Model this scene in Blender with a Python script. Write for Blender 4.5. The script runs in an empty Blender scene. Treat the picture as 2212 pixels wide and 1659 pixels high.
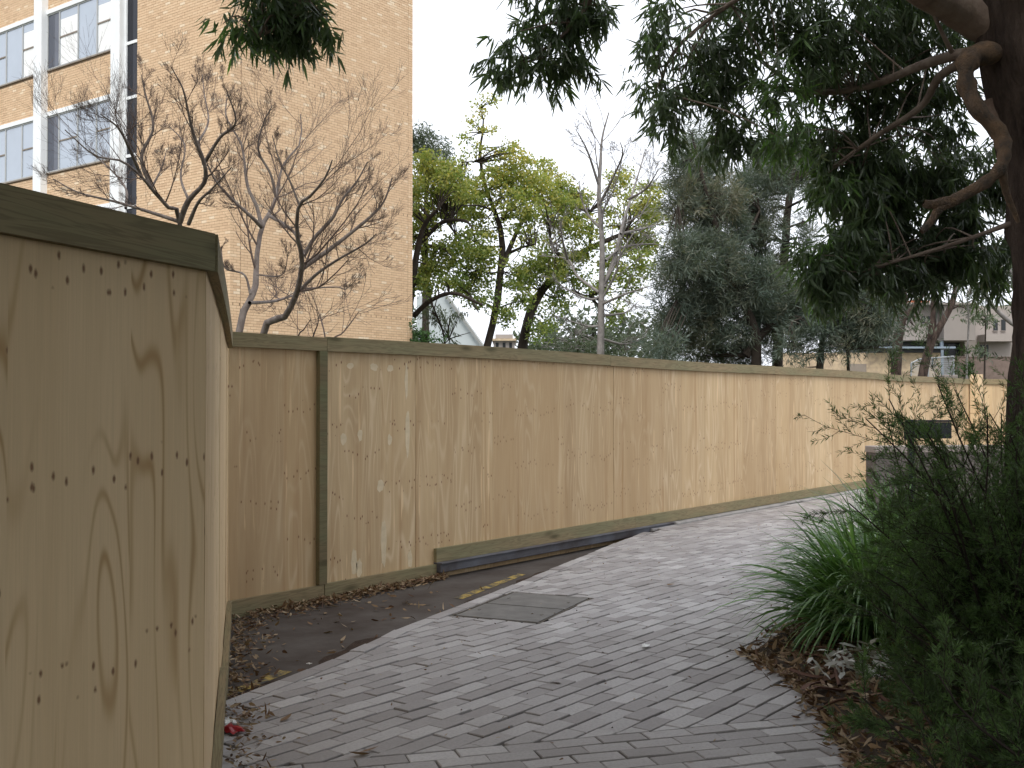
import bpy, math, random
import numpy as np
from mathutils import Matrix, Vector

rng = np.random.default_rng(11)
random.seed(5)
scene = bpy.context.scene
COL = scene.collection

# ------------------------------------------------------------------ camera
# world axes: X runs along the long hoarding, Y away from the path, Z up
YAW = math.radians(37.0)
PITCH = math.atan(40.5 / 2400)
EYE = np.array([0.0, 0.0, 1.6])
g_ = np.array([math.cos(YAW), math.sin(YAW), 0.0])
R_ = np.array([math.sin(YAW), -math.cos(YAW), 0.0])
Z_ = np.array([0.0, 0.0, 1.0])
F_ = g_ * math.cos(PITCH) + Z_ * math.sin(PITCH)
U_ = -g_ * math.sin(PITCH) + Z_ * math.cos(PITCH)
cam = bpy.data.cameras.new('camera')
cam.sensor_width = 36.0
cam.lens = 2400 / 2212 * 36.0
cam.clip_start = 0.05
cam.clip_end = 3000
cam_o = bpy.data.objects.new('camera', cam)
COL.objects.link(cam_o)
m3 = Matrix(((R_[0], U_[0], -F_[0], EYE[0]), (R_[1], U_[1], -F_[1], EYE[1]),
             (R_[2], U_[2], -F_[2], EYE[2]), (0, 0, 0, 1)))
cam_o.matrix_world = m3
scene.camera = cam_o

# ------------------------------------------------------------------ sky, sun, exposure
SUN_EL, SUN_AZ = math.radians(52), math.radians(215)     # azimuth: direction towards the sun, from +X
world = bpy.data.worlds.new('World')
scene.world = world
world.use_nodes = True
wn = world.node_tree
wn.nodes.clear()
w_out = wn.nodes.new('ShaderNodeOutputWorld')
w_bg = wn.nodes.new('ShaderNodeBackground')
w_sky = wn.nodes.new('ShaderNodeTexSky')
w_sky.sky_type = 'NISHITA'
w_sky.sun_disc = False
w_sky.sun_elevation = SUN_EL
w_sky.sun_rotation = math.pi / 2 - SUN_AZ
w_sky.air_density = 1.0
w_sky.dust_density = 4.0
w_hs = wn.nodes.new('ShaderNodeHueSaturation')           # overcast: a nearly white sky
w_hs.inputs['Saturation'].default_value = 0.22
w_mix = wn.nodes.new('ShaderNodeMixRGB')
w_mix.inputs[0].default_value = 0.7
w_mix.inputs[2].default_value = (7.6, 7.9, 8.6, 1)       # even cloud layer
wn.links.new(w_sky.outputs[0], w_hs.inputs['Color'])
wn.links.new(w_hs.outputs[0], w_mix.inputs[1])
wn.links.new(w_mix.outputs[0], w_bg.inputs[0])
w_bg.inputs[1].default_value = 0.13
wn.links.new(w_bg.outputs[0], w_out.inputs[0])
sun = bpy.data.lights.new('sun', 'SUN')
sun.energy = 0.9
sun.angle = math.radians(25)
sun.color = (1.0, 0.95, 0.88)
sun_o = bpy.data.objects.new('sun', sun)
COL.objects.link(sun_o)
sd = Vector((math.cos(SUN_EL) * math.cos(SUN_AZ), math.cos(SUN_EL) * math.sin(SUN_AZ), math.sin(SUN_EL)))
sun_o.rotation_euler = sd.to_track_quat('Z', 'Y').to_euler()
sun_o.location = (0, 0, 60)
vs = scene.view_settings
vs.view_transform = 'Standard'
vs.look = 'None'
vs.gamma = 1.0
vs.use_curve_mapping = False
vs.exposure = 0.82
scene.cycles.max_bounces = 8
scene.cycles.transparent_max_bounces = 8

# ------------------------------------------------------------------ helpers
def at(px, py, d):
    """point that lies d metres ahead in the direction of photo position (px, py) (2212 px wide view)"""
    return EYE + d * (F_ + (px - 1106) / 2400 * R_ + (829.5 - py) / 2400 * U_)

def proj(P):
    q = np.asarray(P) - EYE
    d = q @ F_
    d_ = np.where(np.abs(d) < 1e-6, 1e-6, d)
    return 1106 + 2400 * (q @ R_) / d_, 829.5 - 2400 * (q @ U_) / d_, d

def zr(x, y, s, ox, oy):
    return (ox + x / s) / 1.1718, (oy + y / s) / 1.1718

def mk_mesh(name, V, F, mat, tint=None, smooth=False):
    V = np.asarray(V, dtype=np.float32).reshape(-1, 3)
    if isinstance(F, np.ndarray):
        F = [F]
    F = [np.asarray(f, dtype=np.int32) for f in F if len(f)]
    me = bpy.data.meshes.new(name)
    loops = np.concatenate([f.ravel() for f in F])
    tot = np.concatenate([np.full(len(f), f.shape[1], dtype=np.int32) for f in F])
    start = np.concatenate([[0], np.cumsum(tot)[:-1]]).astype(np.int32)
    me.vertices.add(len(V)); me.vertices.foreach_set('co', V.ravel())
    me.loops.add(len(loops)); me.loops.foreach_set('vertex_index', loops)
    me.polygons.add(len(tot)); me.polygons.foreach_set('loop_start', start)
    me.polygons.foreach_set('loop_total', tot)
    me.update(calc_edges=True)
    me.polygons.foreach_set('use_smooth', np.full(len(tot), bool(smooth)))
    me.validate()
    if tint is not None:
        a = me.attributes.new('tint', 'FLOAT', 'FACE')
        t = np.asarray(tint, dtype=np.float32)
        if len(t) == len(me.polygons):
            a.data.foreach_set('value', t)
    if mat is not None:
        me.materials.append(mat)
    return me

def link(name, me, parent=None, loc=None, mtx=None):
    o = bpy.data.objects.new(name, me)
    COL.objects.link(o)
    if parent is not None:
        o.parent = parent
    if loc is not None:
        o.location = loc
    if mtx is not None:
        o.matrix_local = mtx
    return o

def empty(name, loc, label, cat, group=None):
    o = bpy.data.objects.new(name, None)
    o.empty_display_size = 0.2
    COL.objects.link(o)
    o.location = loc
    return tag(o, label, cat, group)

def tag(o, label, cat, group=None):
    o['label'] = label
    o['category'] = cat
    if group:
        o['group'] = group
    return o

def struct(o):
    o['kind'] = 'structure'
    return o

def stuff(o):
    o['kind'] = 'stuff'
    return o

class MB:
    """collects simple solids into one mesh"""
    def __init__(self):
        self.v = []; self.q = []; self.t = []; self.n = 0; self.polys = []
    def add(self, V, quads=(), tris=()):
        V = np.asarray(V, float)
        if len(quads): self.q.append(np.asarray(quads) + self.n)
        if len(tris): self.t.append(np.asarray(tris) + self.n)
        self.v.append(V); self.n += len(V)
        return self
    def box(self, x0, x1, y0, y1, z0, z1, bev=0.0):
        if bev <= 0:
            V = [(x0,y0,z0),(x1,y0,z0),(x1,y1,z0),(x0,y1,z0),(x0,y0,z1),(x1,y0,z1),(x1,y1,z1),(x0,y1,z1)]
            return self.add(V, [(0,3,2,1),(4,5,6,7),(0,1,5,4),(1,2,6,5),(2,3,7,6),(3,0,4,7)])
        b = bev
        rings = []
        for z, i in ((z0, b), (z0 + b, 0), (z1 - b, 0), (z1, b)):
            rings.append([(x0+i+(b if i == 0 else 0),y0+i,z),(x1-i-(b if i == 0 else 0),y0+i,z),(x1-i,y0+i+(b if i == 0 else 0),z),(x1-i,y1-i-(b if i == 0 else 0),z),
                          (x1-i-(b if i == 0 else 0),y1-i,z),(x0+i+(b if i == 0 else 0),y1-i,z),(x0+i,y1-i-(b if i == 0 else 0),z),(x0+i,y0+i+(b if i == 0 else 0),z)])
        V = [p for r in rings for p in r]
        Q = []
        for k in range(3):
            for j in range(8):
                a = k * 8 + j; c = k * 8 + (j + 1) % 8
                Q.append((a, c, c + 8, a + 8))
        Q += [(24, 25, 26, 27), (24, 27, 28, 31), (28, 29, 30, 31), (3, 2, 1, 0), (7, 4, 3, 0), (7, 6, 5, 4)]
        return self.add(V, Q)
    def prism(self, poly, z0, z1):
        n = len(poly)
        V = [(x, y, z0) for x, y in poly] + [(x, y, z1) for x, y in poly]
        Q = [(i, (i + 1) % n, n + (i + 1) % n, n + i) for i in range(n)]
        self.add(V, Q)
        self.polys.append([self.n - n + i for i in range(n)])
        return self
    def mesh(self, name, mat, tint=None, smooth=False):
        V = np.concatenate(self.v)
        F = []
        if self.q: F.append(np.concatenate(self.q))
        if self.t: F.append(np.concatenate(self.t))
        for p in self.polys: F.append(np.array([p]))
        return mk_mesh(name, V, F, mat, tint, smooth)

def catmull(P, n):
    P = np.asarray(P, float)
    if len(P) == 2:
        t = np.linspace(0, 1, n)[:, None]
        return P[0] * (1 - t) + P[1] * t
    Q = np.vstack([2 * P[0] - P[1], P, 2 * P[-1] - P[-2]])
    out = []
    for s in np.linspace(0, len(P) - 1 - 1e-9, n):
        i = int(s); t = s - i
        a, b, c, d = Q[i], Q[i + 1], Q[i + 2], Q[i + 3]
        out.append(0.5 * ((2 * b) + (-a + c) * t + (2*a - 5*b + 4*c - d) * t*t + (-a + 3*b - 3*c + d) * t**3))
    return np.array(out)

def unit(v):
    return v / np.maximum(np.linalg.norm(v, axis=-1, keepdims=True), 1e-9)

def tubes(P, R, sides):
    """P (N,n,3), R (N,n) -> verts, quads"""
    P = np.asarray(P, float); R = np.asarray(R, float)
    N, n, _ = P.shape
    T = unit(np.gradient(P, axis=1))
    ref = np.tile(np.array([0.31, 0.77, 0.21]), (N, 1))
    mean = unit(P[:, -1] - P[:, 0])
    par = np.abs((mean * unit(ref)).sum(1)) > 0.85
    ref[par] = (0.9, -0.2, 0.3)
    N1 = unit(np.cross(T, ref[:, None, :]))
    N2 = np.cross(T, N1)
    a = np.linspace(0, 2 * np.pi, sides, endpoint=False)
    V = P[:, :, None, :] + R[:, :, None, None] * (np.cos(a)[None, None, :, None] * N1[:, :, None, :] + np.sin(a)[None, None, :, None] * N2[:, :, None, :])
    idx = np.arange(N * n * sides).reshape(N, n, sides)
    q = np.stack([idx[:, :-1, :], np.roll(idx, -1, 2)[:, :-1, :], np.roll(idx, -1, 2)[:, 1:, :], idx[:, 1:, :]], -1)
    return V.reshape(-1, 3), q.reshape(-1, 4)

class Geo:
    def __init__(self): self.V = []; self.F = []; self.T = []; self.n = 0
    def add(self, V, F, T=None):
        self.V.append(V); self.F.append(F + self.n); self.n += len(V)
        self.T.append(np.full(len(F), 0.5) if T is None else T)
    def mesh(self, name, mat, smooth=True):
        by = {}
        for f, t in zip(self.F, self.T):
            by.setdefault(f.shape[1], []).append((f, t))
        F = [np.concatenate([a for a, b in v]) for v in by.values()]
        T = np.concatenate([b for v in by.values() for a, b in v])
        return mk_mesh(name, np.concatenate(self.V), F, mat, T, smooth)

def limb_tube(geo, pts, r0, r1, n=14, sides=8, rough=0.0, power=1.0):
    P = catmull(pts, n)
    t = np.linspace(0, 1, n) ** power
    R = r0 + (r1 - r0) * t
    R = R * (1 + rough * rng.standard_normal(n))
    V, q = tubes(P[None], R[None], sides)
    geo.add(V, q)
    return P, R

def rand_perp(T):
    v = rng.standard_normal(T.shape)
    v -= (v * T).sum(-1, keepdims=True) * T
    return unit(v)

def grow(P, R, nch, lenr, ang, up, t0=0.25, npts=5, jit=0.12, rr=0.6, minr=0.002, absl=None, taper=0.35):
    """children of branches: P (N,n,3), R (N,n) -> new P, R"""
    N, n, _ = P.shape
    seg = np.linalg.norm(np.diff(P, axis=1), axis=2).sum(1)
    par = np.repeat(np.arange(N), nch)
    t = t0 + (1 - t0) * (np.tile(np.arange(nch), N) + rng.random(N * nch)) / nch
    t = np.clip(t, 0, 0.999)
    s = t * (n - 1); i = s.astype(int); fr = (s - i)[:, None]
    base = P[par, i] * (1 - fr) + P[par, i + 1] * fr
    rb = R[par, i] * (1 - fr[:, 0]) + R[par, i + 1] * fr[:, 0]
    T = unit(P[par, i + 1] - P[par, i])
    A = np.radians(ang) * (0.7 + 0.6 * rng.random(len(par)))
    d = unit(T * np.cos(A)[:, None] + rand_perp(T) * np.sin(A)[:, None])
    L = (seg[par] if absl is None else absl) * lenr * (0.55 + 0.75 * rng.random(len(par))) * (1.15 - 0.5 * t)
    st = L / (npts - 1)
    out = [base]
    cur = base.copy()
    for k in range(npts - 1):
        d = unit(d + up * Z_ * (1.0 / (npts - 1)) * 2 + jit * rng.standard_normal(d.shape))
        cur = cur + d * st[:, None]
        out.append(cur)
    newP = np.stack(out, 1)
    r0 = np.maximum(rb * rr, minr)
    newR = r0[:, None] * np.linspace(1, taper, npts)[None]
    return newP, np.maximum(newR, minr * 0.7)

def leaf_geo(geo, P, D, S, L, W, curve=0.15, tint=None):
    """lanceolate leaves, four triangles each"""
    n = len(P)
    D = unit(D); S = unit(S - (S * D).sum(1, keepdims=True) * D)
    Nn = np.cross(D, S)
    L = np.broadcast_to(L, (n,))[:, None]; W = np.broadcast_to(W, (n,))[:, None]
    c = np.broadcast_to(curve, (n,))[:, None]
    def pt(t, w):
        return P + D * L * t + S * W * w + Nn * L * c * t * t
    V = np.stack([pt(0, 0), pt(.3, .5), pt(.3, -.5), pt(.68, .36), pt(.68, -.36), pt(1, 0)], 1).reshape(-1, 3)
    b = np.arange(n)[:, None] * 6
    F = np.concatenate([b + k for k in ((0, 2, 1), (1, 2, 4), (1, 4, 3), (3, 4, 5))], 1).reshape(-1, 3)
    T = rng.random(n) if tint is None else tint
    geo.add(V, F, np.repeat(T, 4))

def diamond_geo(geo, P, D, S, L, W, tint=None):
    n = len(P)
    D = unit(D); S = unit(S - (S * D).sum(1, keepdims=True) * D)
    L = np.broadcast_to(L, (n,))[:, None]; W = np.broadcast_to(W, (n,))[:, None]
    V = np.stack([P, P + D * L * .5 + S * W * .5, P + D * L, P + D * L * .5 - S * W * .5], 1).reshape(-1, 3)
    F = np.arange(n * 4).reshape(n, 4)
    T = rng.random(n) if tint is None else tint
    geo.add(V, F, T)

def in_ball(n, shell=0.33):
    v = unit(rng.standard_normal((n, 3)))
    return v * (rng.random(n) ** shell)[:, None]

# ------------------------------------------------------------------ materials
def new_mat(name):
    m = bpy.data.materials.new(name)
    m.use_nodes = True
    nt = m.node_tree
    nt.nodes.clear()
    out = nt.nodes.new('ShaderNodeOutputMaterial')
    b = nt.nodes.new('ShaderNodeBsdfPrincipled')
    nt.links.new(b.outputs[0], out.inputs[0])
    return m, nt, b, out

class NT:
    def __init__(self, nt): self.nt = nt
    def n(self, t, **kw):
        x = self.nt.nodes.new(t)
        for k, v in kw.items(): setattr(x, k, v)
        return x
    def l(self, a, b): self.nt.links.new(a, b)
    def _in(self, sock, v):
        if isinstance(v, bpy.types.NodeSocket): self.l(v, sock)
        else: sock.default_value = v
    def math(self, op, a, b=0.0, c=0.0):
        x = self.n('ShaderNodeMath', operation=op)
        for i, v in enumerate((a, b, c)): self._in(x.inputs[i], v)
        return x.outputs[0]
    def mix(self, f, a, b, blend='MIX'):
        x = self.n('ShaderNodeMixRGB', blend_type=blend)
        for i, v in enumerate((f, a, b)):
            if i and isinstance(v, tuple) and len(v) == 3: v = v + (1,)
            self._in(x.inputs[i], v)
        return x.outputs[0]
    def noise(self, vec, scale, detail=3, rough=0.55, dist=0.0, dim='3D'):
        x = self.n('ShaderNodeTexNoise', noise_dimensions=dim)
        if vec is not None: self.l(vec, x.inputs['Vector'])
        x.inputs['Scale'].default_value = scale; x.inputs['Detail'].default_value = detail
        x.inputs['Roughness'].default_value = rough; x.inputs['Distortion'].default_value = dist
        return x.outputs[0]
    def scl(self, vec, s):
        x = self.n('ShaderNodeVectorMath', operation='MULTIPLY')
        self.l(vec, x.inputs[0]); x.inputs[1].default_value = s
        return x.outputs[0]
    def addv(self, vec, b):
        x = self.n('ShaderNodeVectorMath', operation='ADD')
        self.l(vec, x.inputs[0]); self._in(x.inputs[1], b)
        return x.outputs[0]
    def ramp(self, f, a, b):
        x = self.n('ShaderNodeMapRange'); self._in(x.inputs[0], f)
        x.inputs[1].default_value = a; x.inputs[2].default_value = b
        return x.outputs[0]
    def obj(self): return self.n('ShaderNodeTexCoord').outputs['Object']
    def rand(self): return self.n('ShaderNodeObjectInfo').outputs['Random']
    def tint(self): return self.n('ShaderNodeAttribute', attribute_name='tint').outputs['Fac']
    def bump(self, h, bsdf, strength=0.3, dist=0.01):
        x = self.n('ShaderNodeBump'); self.l(h, x.inputs['Height'])
        x.inputs['Strength'].default_value = strength; x.inputs['Distance'].default_value = dist
        self.l(x.outputs[0], bsdf.inputs['Normal'])

def simple(name, c, rough=0.8, var=0.25, scale=8.0, bump=0.2, bdist=0.01, metal=0.0, c2=None, stretch=(1, 1, 1), tint=0.0, spec=0.3):
    m, nt, b, out = new_mat(name)
    k = NT(nt)
    v = k.scl(k.obj(), stretch)
    nz = k.noise(v, scale, 5, 0.6)
    c2 = c2 or tuple(x * (1 - var) for x in c)
    col = k.mix(k.ramp(nz, 0.32, 0.68), c2, c)
    if tint:
        col = k.mix(k.math('MULTIPLY', k.tint(), tint), col, tuple(x * 0.45 for x in c))
    k.l(col, b.inputs['Base Color'])
    b.inputs['Roughness'].default_value = rough
    b.inputs['Metallic'].default_value = metal
    b.inputs['Specular IOR Level'].default_value = spec
    if bump: k.bump(k.noise(v, scale * 6, 4, 0.6), b, bump, bdist)
    return m

def plywood(name, light, dark, ring, ringc, knot_amt=1.0, ringdens=38.0, ringstr=0.45, streak=0.3, kp=0.32):
    m, nt, b, out = new_mat(name)
    k = NT(nt)
    r = k.rand()
    off = k.n('ShaderNodeCombineXYZ')
    k.l(k.math('MULTIPLY', r, 53.0), off.inputs[0]); k.l(k.math('MULTIPLY', r, 17.0), off.inputs[2]); k.l(k.math('MULTIPLY', r, 9.0), off.inputs[1])
    co = k.obj()
    p = k.addv(co, off.outputs[0])
    sx = k.n('ShaderNodeSeparateXYZ'); k.l(co, sx.inputs[0])
    # rotary cut veneer: each sheet face shows strips with their own figure
    strip = k.math('FLOOR', k.math('ADD', k.math('MULTIPLY', sx.outputs[0], 2.1), k.math('MULTIPLY', r, 7.0)))
    wn_ = k.n('ShaderNodeTexWhiteNoise', noise_dimensions='2D')
    cb = k.n('ShaderNodeCombineXYZ'); k.l(strip, cb.inputs[0]); k.l(r, cb.inputs[1])
    k.l(cb.outputs[0], wn_.inputs['Vector'])
    sv = wn_.outputs['Value']
    off2 = k.n('ShaderNodeCombineXYZ'); k.l(k.math('MULTIPLY', sv, 31.0), off2.inputs[2])
    p2 = k.addv(p, off2.outputs[0])
    fig = k.noise(k.scl(p2, (4.6, 1, 0.62)), 1.0, 1.2, 0.4, 0.3)
    s = k.math('SINE', k.math('MULTIPLY', fig, ringdens * 2 if ringdens > 20 else ringdens * 4))
    line = k.math('POWER', k.math('MULTIPLY_ADD', s, 0.5, 0.5), 4.0 if ringdens > 20 else 8.0)
    amt = k.math('MULTIPLY', line, k.math('MULTIPLY', k.ramp(k.noise(k.scl(p2, (2, 1, 0.5)), 1.3, 2), 0.35, 0.6), ringstr))
    fib = k.noise(k.scl(p, (170, 30, 2.5)), 1.0, 3, 0.6)
    broad = k.noise(k.scl(p, (3.0, 1, 0.35)), 1.4, 4, 0.6)
    base = k.mix(k.ramp(broad, 0.35, 0.65), dark, light)
    base = k.mix(k.math('MULTIPLY', sv, 0.45), base, tuple(x * y for x, y in zip(light, (1.06, 1.0, 0.9))))
    base = k.mix(k.math('MULTIPLY', k.ramp(fib, 0.35, 0.7), 0.28), base, tuple(x * 0.72 for x in dark))
    base = k.mix(amt, base, ringc)
    # weather streaks running down
    stv = k.ramp(k.noise(k.scl(p, (9, 1, 0.16)), 1.6, 3, 0.6), 0.56, 0.75)
    base = k.mix(k.math('MULTIPLY', stv, streak), base, (dark[0] * 0.78, dark[1] * 0.6, dark[2] * 0.42))
    pale = k.ramp(k.noise(k.scl(p2, (16, 1, 1.1)), 1.0, 2, 0.5), 0.66, 0.70)
    base = k.mix(k.math('MULTIPLY', pale, streak * 1.2), base, tuple(min(1, x * 1.2) for x in light))
    # knots in level rows
    row = k.math('FRACT', k.math('ADD', k.math('MULTIPLY', sx.outputs[2], 1.75), k.math('MULTIPLY', sv, 5.0)))
    vor = k.n('ShaderNodeTexVoronoi', voronoi_dimensions='2D', feature='F1')
    cb2 = k.n('ShaderNodeCombineXYZ'); k.l(k.math('MULTIPLY', sx.outputs[0], 17.0), cb2.inputs[0]); k.l(k.math('MULTIPLY', sx.outputs[2], 9.0), cb2.inputs[1])
    k.l(k.addv(cb2.outputs[0], off.outputs[0]), vor.inputs['Vector'])
    vor.inputs['Scale'].default_value = 1.0; vor.inputs['Randomness'].default_value = 1.0
    kn = k.math('SUBTRACT', 1.0, k.ramp(k.math('ADD', vor.outputs['Distance'], k.math('MULTIPLY', k.noise(p, 60, 2), 0.1)), 0.10, 0.2))
    rm = k.math('SUBTRACT', 1.0, k.ramp(k.math('ABSOLUTE', k.math('SUBTRACT', row, 0.5)), 0.085, 0.105))
    pres = k.ramp(k.noise(k.scl(p2, (2.2, 1, 1.2)), 1.0, 1), kp, kp + 0.08)
    base = k.mix(k.math('MULTIPLY', k.math('MULTIPLY', kn, rm), k.math('MULTIPLY', pres, knot_amt)), base, (0.13, 0.045, 0.02))
    wn2 = k.n('ShaderNodeTexWhiteNoise', noise_dimensions='1D'); k.l(k.math('MULTIPLY', r, 77.0), wn2.inputs['W'])
    base = k.mix(k.math('MULTIPLY', wn2.outputs['Value'], 0.5), base, (dark[0] * .86, dark[1] * .80, dark[2] * .74))
    k.l(base, b.inputs['Base Color'])
    b.inputs['Roughness'].default_value = 0.72
    b.inputs['Specular IOR Level'].default_value = 0.25
    k.bump(fib, b, 0.12, 0.003)
    return m

def timber(name, c, green, dark=0.6):
    m, nt, b, out = new_mat(name)
    k = NT(nt)
    r = k.rand()
    off = k.n('ShaderNodeCombineXYZ')
    k.l(k.math('MULTIPLY', r, 41.0), off.inputs[0]); k.l(k.math('MULTIPLY', r, 23.0), off.inputs[1])
    p = k.addv(k.obj(), off.outputs[0])
    gr = k.noise(k.scl(p, (1.2, 22, 22)), 1.0, 3, 0.6, 0.6)
    lines = k.math('POWER', k.math('MULTIPLY_ADD', k.math('SINE', k.math('MULTIPLY', gr, 46.0)), 0.5, 0.5), 2.0)
    br = k.noise(k.scl(p, (0.9, 4, 4)), 1.3, 3)
    base = k.mix(k.ramp(br, 0.35, 0.65), c, green)
    base = k.mix(k.math('MULTIPLY', lines, 0.5), base, tuple(x * dark for x in c))
    vor = k.n('ShaderNodeTexVoronoi', voronoi_dimensions='3D', feature='F1')
    k.l(k.scl(p, (1.5, 5.5, 5.5)), vor.inputs['Vector']); vor.inputs['Scale'].default_value = 1.0
    kn = k.math('SUBTRACT', 1.0, k.ramp(vor.outputs['Distance'], 0.06, 0.2))
    base = k.mix(k.math('MULTIPLY', kn, 0.75), base, (0.07, 0.06, 0.03))
    k.l(base, b.inputs['Base Color'])
    b.inputs['Roughness'].default_value = 0.8
    b.inputs['Specular IOR Level'].default_value = 0.2
    k.bump(gr, b, 0.35, 0.004)
    return m

def leafmat(name, cols, trans=0.35, rough=0.5, spec=0.35):
    """cols: list of colours picked by the leaf's own tint"""
    m, nt, b, out = new_mat(name)
    k = NT(nt)
    t = k.tint()
    cr = k.n('ShaderNodeValToRGB')
    el = cr.color_ramp.elements
    while len(el) < len(cols): el.new(0.5)
    for i, c in enumerate(cols):
        el[i].position = i / max(1, len(cols) - 1)
        el[i].color = c + (1,)
    k.l(t, cr.inputs[0])
    k.l(cr.outputs[0], b.inputs['Base Color'])
    b.inputs['Roughness'].default_value = rough
    b.inputs['Specular IOR Level'].default_value = spec
    tr = k.n('ShaderNodeBsdfTranslucent')
    k.l(k.mix(1.0, cr.outputs[0], (1.25, 1.3, 0.7), 'MULTIPLY'), tr.inputs[0])
    ms = k.n('ShaderNodeMixShader'); ms.inputs[0].default_value = trans
    k.l(b.outputs[0], ms.inputs[1]); k.l(tr.outputs[0], ms.inputs[2])
    k.l(ms.outputs[0], out.inputs[0])
    return m

M = {}
M['ply_near'] = plywood('plywood_pale', (0.77, 0.60, 0.38), (0.66, 0.50, 0.30), 1, (0.40, 0.24, 0.095), 1.0, 15.0, 0.9, 0.12, 0.24)
M['ply'] = plywood('plywood_weathered', (0.60, 0.45, 0.27), (0.45, 0.315, 0.175), 1, (0.69, 0.55, 0.365), 1.0, 34.0, 0.65, 0.75)
M['timber'] = timber('treated_pine', (0.27, 0.21, 0.12), (0.225, 0.205, 0.115), 0.45)
M['timber_dark'] = timber('treated_pine_dark', (0.17, 0.135, 0.075), (0.15, 0.15, 0.08))
M['putty'] = simple('pale_filler', (0.68, 0.56, 0.375), 0.7, 0.2, 12, 0.1)
M['channel'] = simple('weathered_steel', (0.12, 0.125, 0.145), 0.6, 0.5, 3, 0.3, 0.004, c2=(0.06, 0.05, 0.05))
M['concrete'] = simple('kerb_concrete', (0.34, 0.325, 0.31), 0.9, 0.4, 5, 0.4, 0.004)
M['asphalt'] = simple('asphalt', (0.10, 0.088, 0.08), 0.95, 0.45, 2.2, 0.6, 0.006, c2=(0.055, 0.042, 0.035))
M['dirt'] = simple('joint_dirt', (0.04, 0.032, 0.026), 1.0, 0.5, 9, 0.5, 0.006)
M['silt'] = simple('silt', (0.058, 0.036, 0.025), 1.0, 0.5, 12, 0.8, 0.01)
M['soil'] = simple('soil', (0.075, 0.055, 0.04), 1.0, 0.5, 4, 0.8, 0.02)
M['groundm'] = simple('ground', (0.11, 0.10, 0.07), 1.0, 0.4, 0.3, 0.3, 0.02, c2=(0.07, 0.085, 0.04))

def paver_mat():
    m, nt, b, out = new_mat('paver')
    k = NT(nt)
    t = k.tint()
    geo = k.n('ShaderNodeNewGeometry').outputs['Position']
    base = k.mix(t, (0.262, 0.242, 0.236), (0.50, 0.48, 0.475))
    st = k.noise(geo, 0.55, 5, 0.62)
    base = k.mix(k.math('MULTIPLY', k.ramp(st, 0.42, 0.72), 0.32), base, (0.17, 0.145, 0.125))
    fine = k.noise(geo, 60, 4, 0.65)
    base = k.mix(k.math('MULTIPLY', k.ramp(fine, 0.4, 0.75), 0.35), base, (0.15, 0.14, 0.135))
    k.l(base, b.inputs['Base Color'])
    b.inputs['Roughness'].default_value = 0.75
    b.inputs['Specular IOR Level'].default_value = 0.3
    k.bump(k.noise(geo, 90, 4, 0.6), b, 0.35, 0.004)
    return m
M['paver'] = paver_mat()

def brick_mat():
    m, nt, b, out = new_mat('cream_brick')
    k = NT(nt)
    t = k.tint()
    cr = k.n('ShaderNodeValToRGB')
    el = cr.color_ramp.elements
    cols = [(0.55, 0.375, 0.23), (0.625, 0.435, 0.27), (0.66, 0.465, 0.29), (0.69, 0.50, 0.32), (0.76, 0.61, 0.43)]
    while len(el) < len(cols): el.new(0.5)
    for i, c in enumerate(cols):
        el[i].position = (0, .3, .6, .85, 1)[i]; el[i].color = c + (1,)
    k.l(t, cr.inputs[0])
    geo = k.n('ShaderNodeNewGeometry').outputs['Position']
    nz = k.noise(geo, 14, 3)
    base = k.mix(k.math('MULTIPLY', k.ramp(nz, 0.4, 0.8), 0.2), cr.outputs[0], (0.40, 0.25, 0.13))
    k.l(base, b.inputs['Base Color'])
    b.inputs['Roughness'].default_value = 0.85
    return m
M['brick'] = brick_mat()
M['mortar'] = simple('mortar', (0.29, 0.20, 0.125), 0.95, 0.2, 3, 0)
M['mortar_dark'] = simple('movement_joint', (0.10, 0.075, 0.055), 0.95, 0.2, 3, 0)
M['white'] = simple('white_paint', (0.80, 0.82, 0.82), 0.5, 0.06, 1.5, 0)
M['frame'] = simple('grey_aluminium', (0.42, 0.43, 0.42), 0.5, 0.1, 3, 0)
M['sill'] = simple('dark_sill', (0.25, 0.21, 0.17), 0.7, 0.1, 3, 0)

def glass(name, c, ior=1.9, rough=0.03):
    m, nt, b, out = new_mat(name)
    k = NT(nt)
    nz = k.noise(k.obj(), 0.7, 2)
    k.l(k.mix(nz, c, tuple(x * 0.7 for x in c)), b.inputs['Base Color'])
    b.inputs['Roughness'].default_value = rough
    b.inputs['IOR'].default_value = ior
    return m
M['glass'] = glass('window_glass', (0.40, 0.46, 0.54), 2.0)  # pale blue base colour carries the sky reflected in the panes
M['glass_dark'] = glass('dark_window_glass', (0.02, 0.022, 0.03), 1.3)
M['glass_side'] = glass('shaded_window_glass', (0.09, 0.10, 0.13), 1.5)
M['blind'] = simple('white_blind', (0.82, 0.82, 0.80), 0.7, 0.05, 2, 0)
M['bark_grey'] = simple('grey_bark', (0.20, 0.17, 0.15), 0.9, 0.5, 9, 0.5, 0.01, c2=(0.09, 0.07, 0.06), stretch=(1, 1, .4))
M['twig'] = simple('brown_twig', (0.13, 0.095, 0.08), 0.9, 0.3, 9, 0)
M['bark_dark'] = simple('dark_bark', (0.055, 0.043, 0.034), 0.95, 0.5, 6, 0.5, 0.03, stretch=(1, 1, .3))
M['bark_pale'] = simple('pale_grey_bark', (0.27, 0.25, 0.235), 0.9, 0.4, 5, 0.3, 0.01)
M['bark_gum'] = simple('rough_gum_bark', (0.14, 0.10, 0.08), 0.95, 0.6, 9, 1.0, 0.06, c2=(0.03, 0.02, 0.017), stretch=(1, 1, .18))
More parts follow.
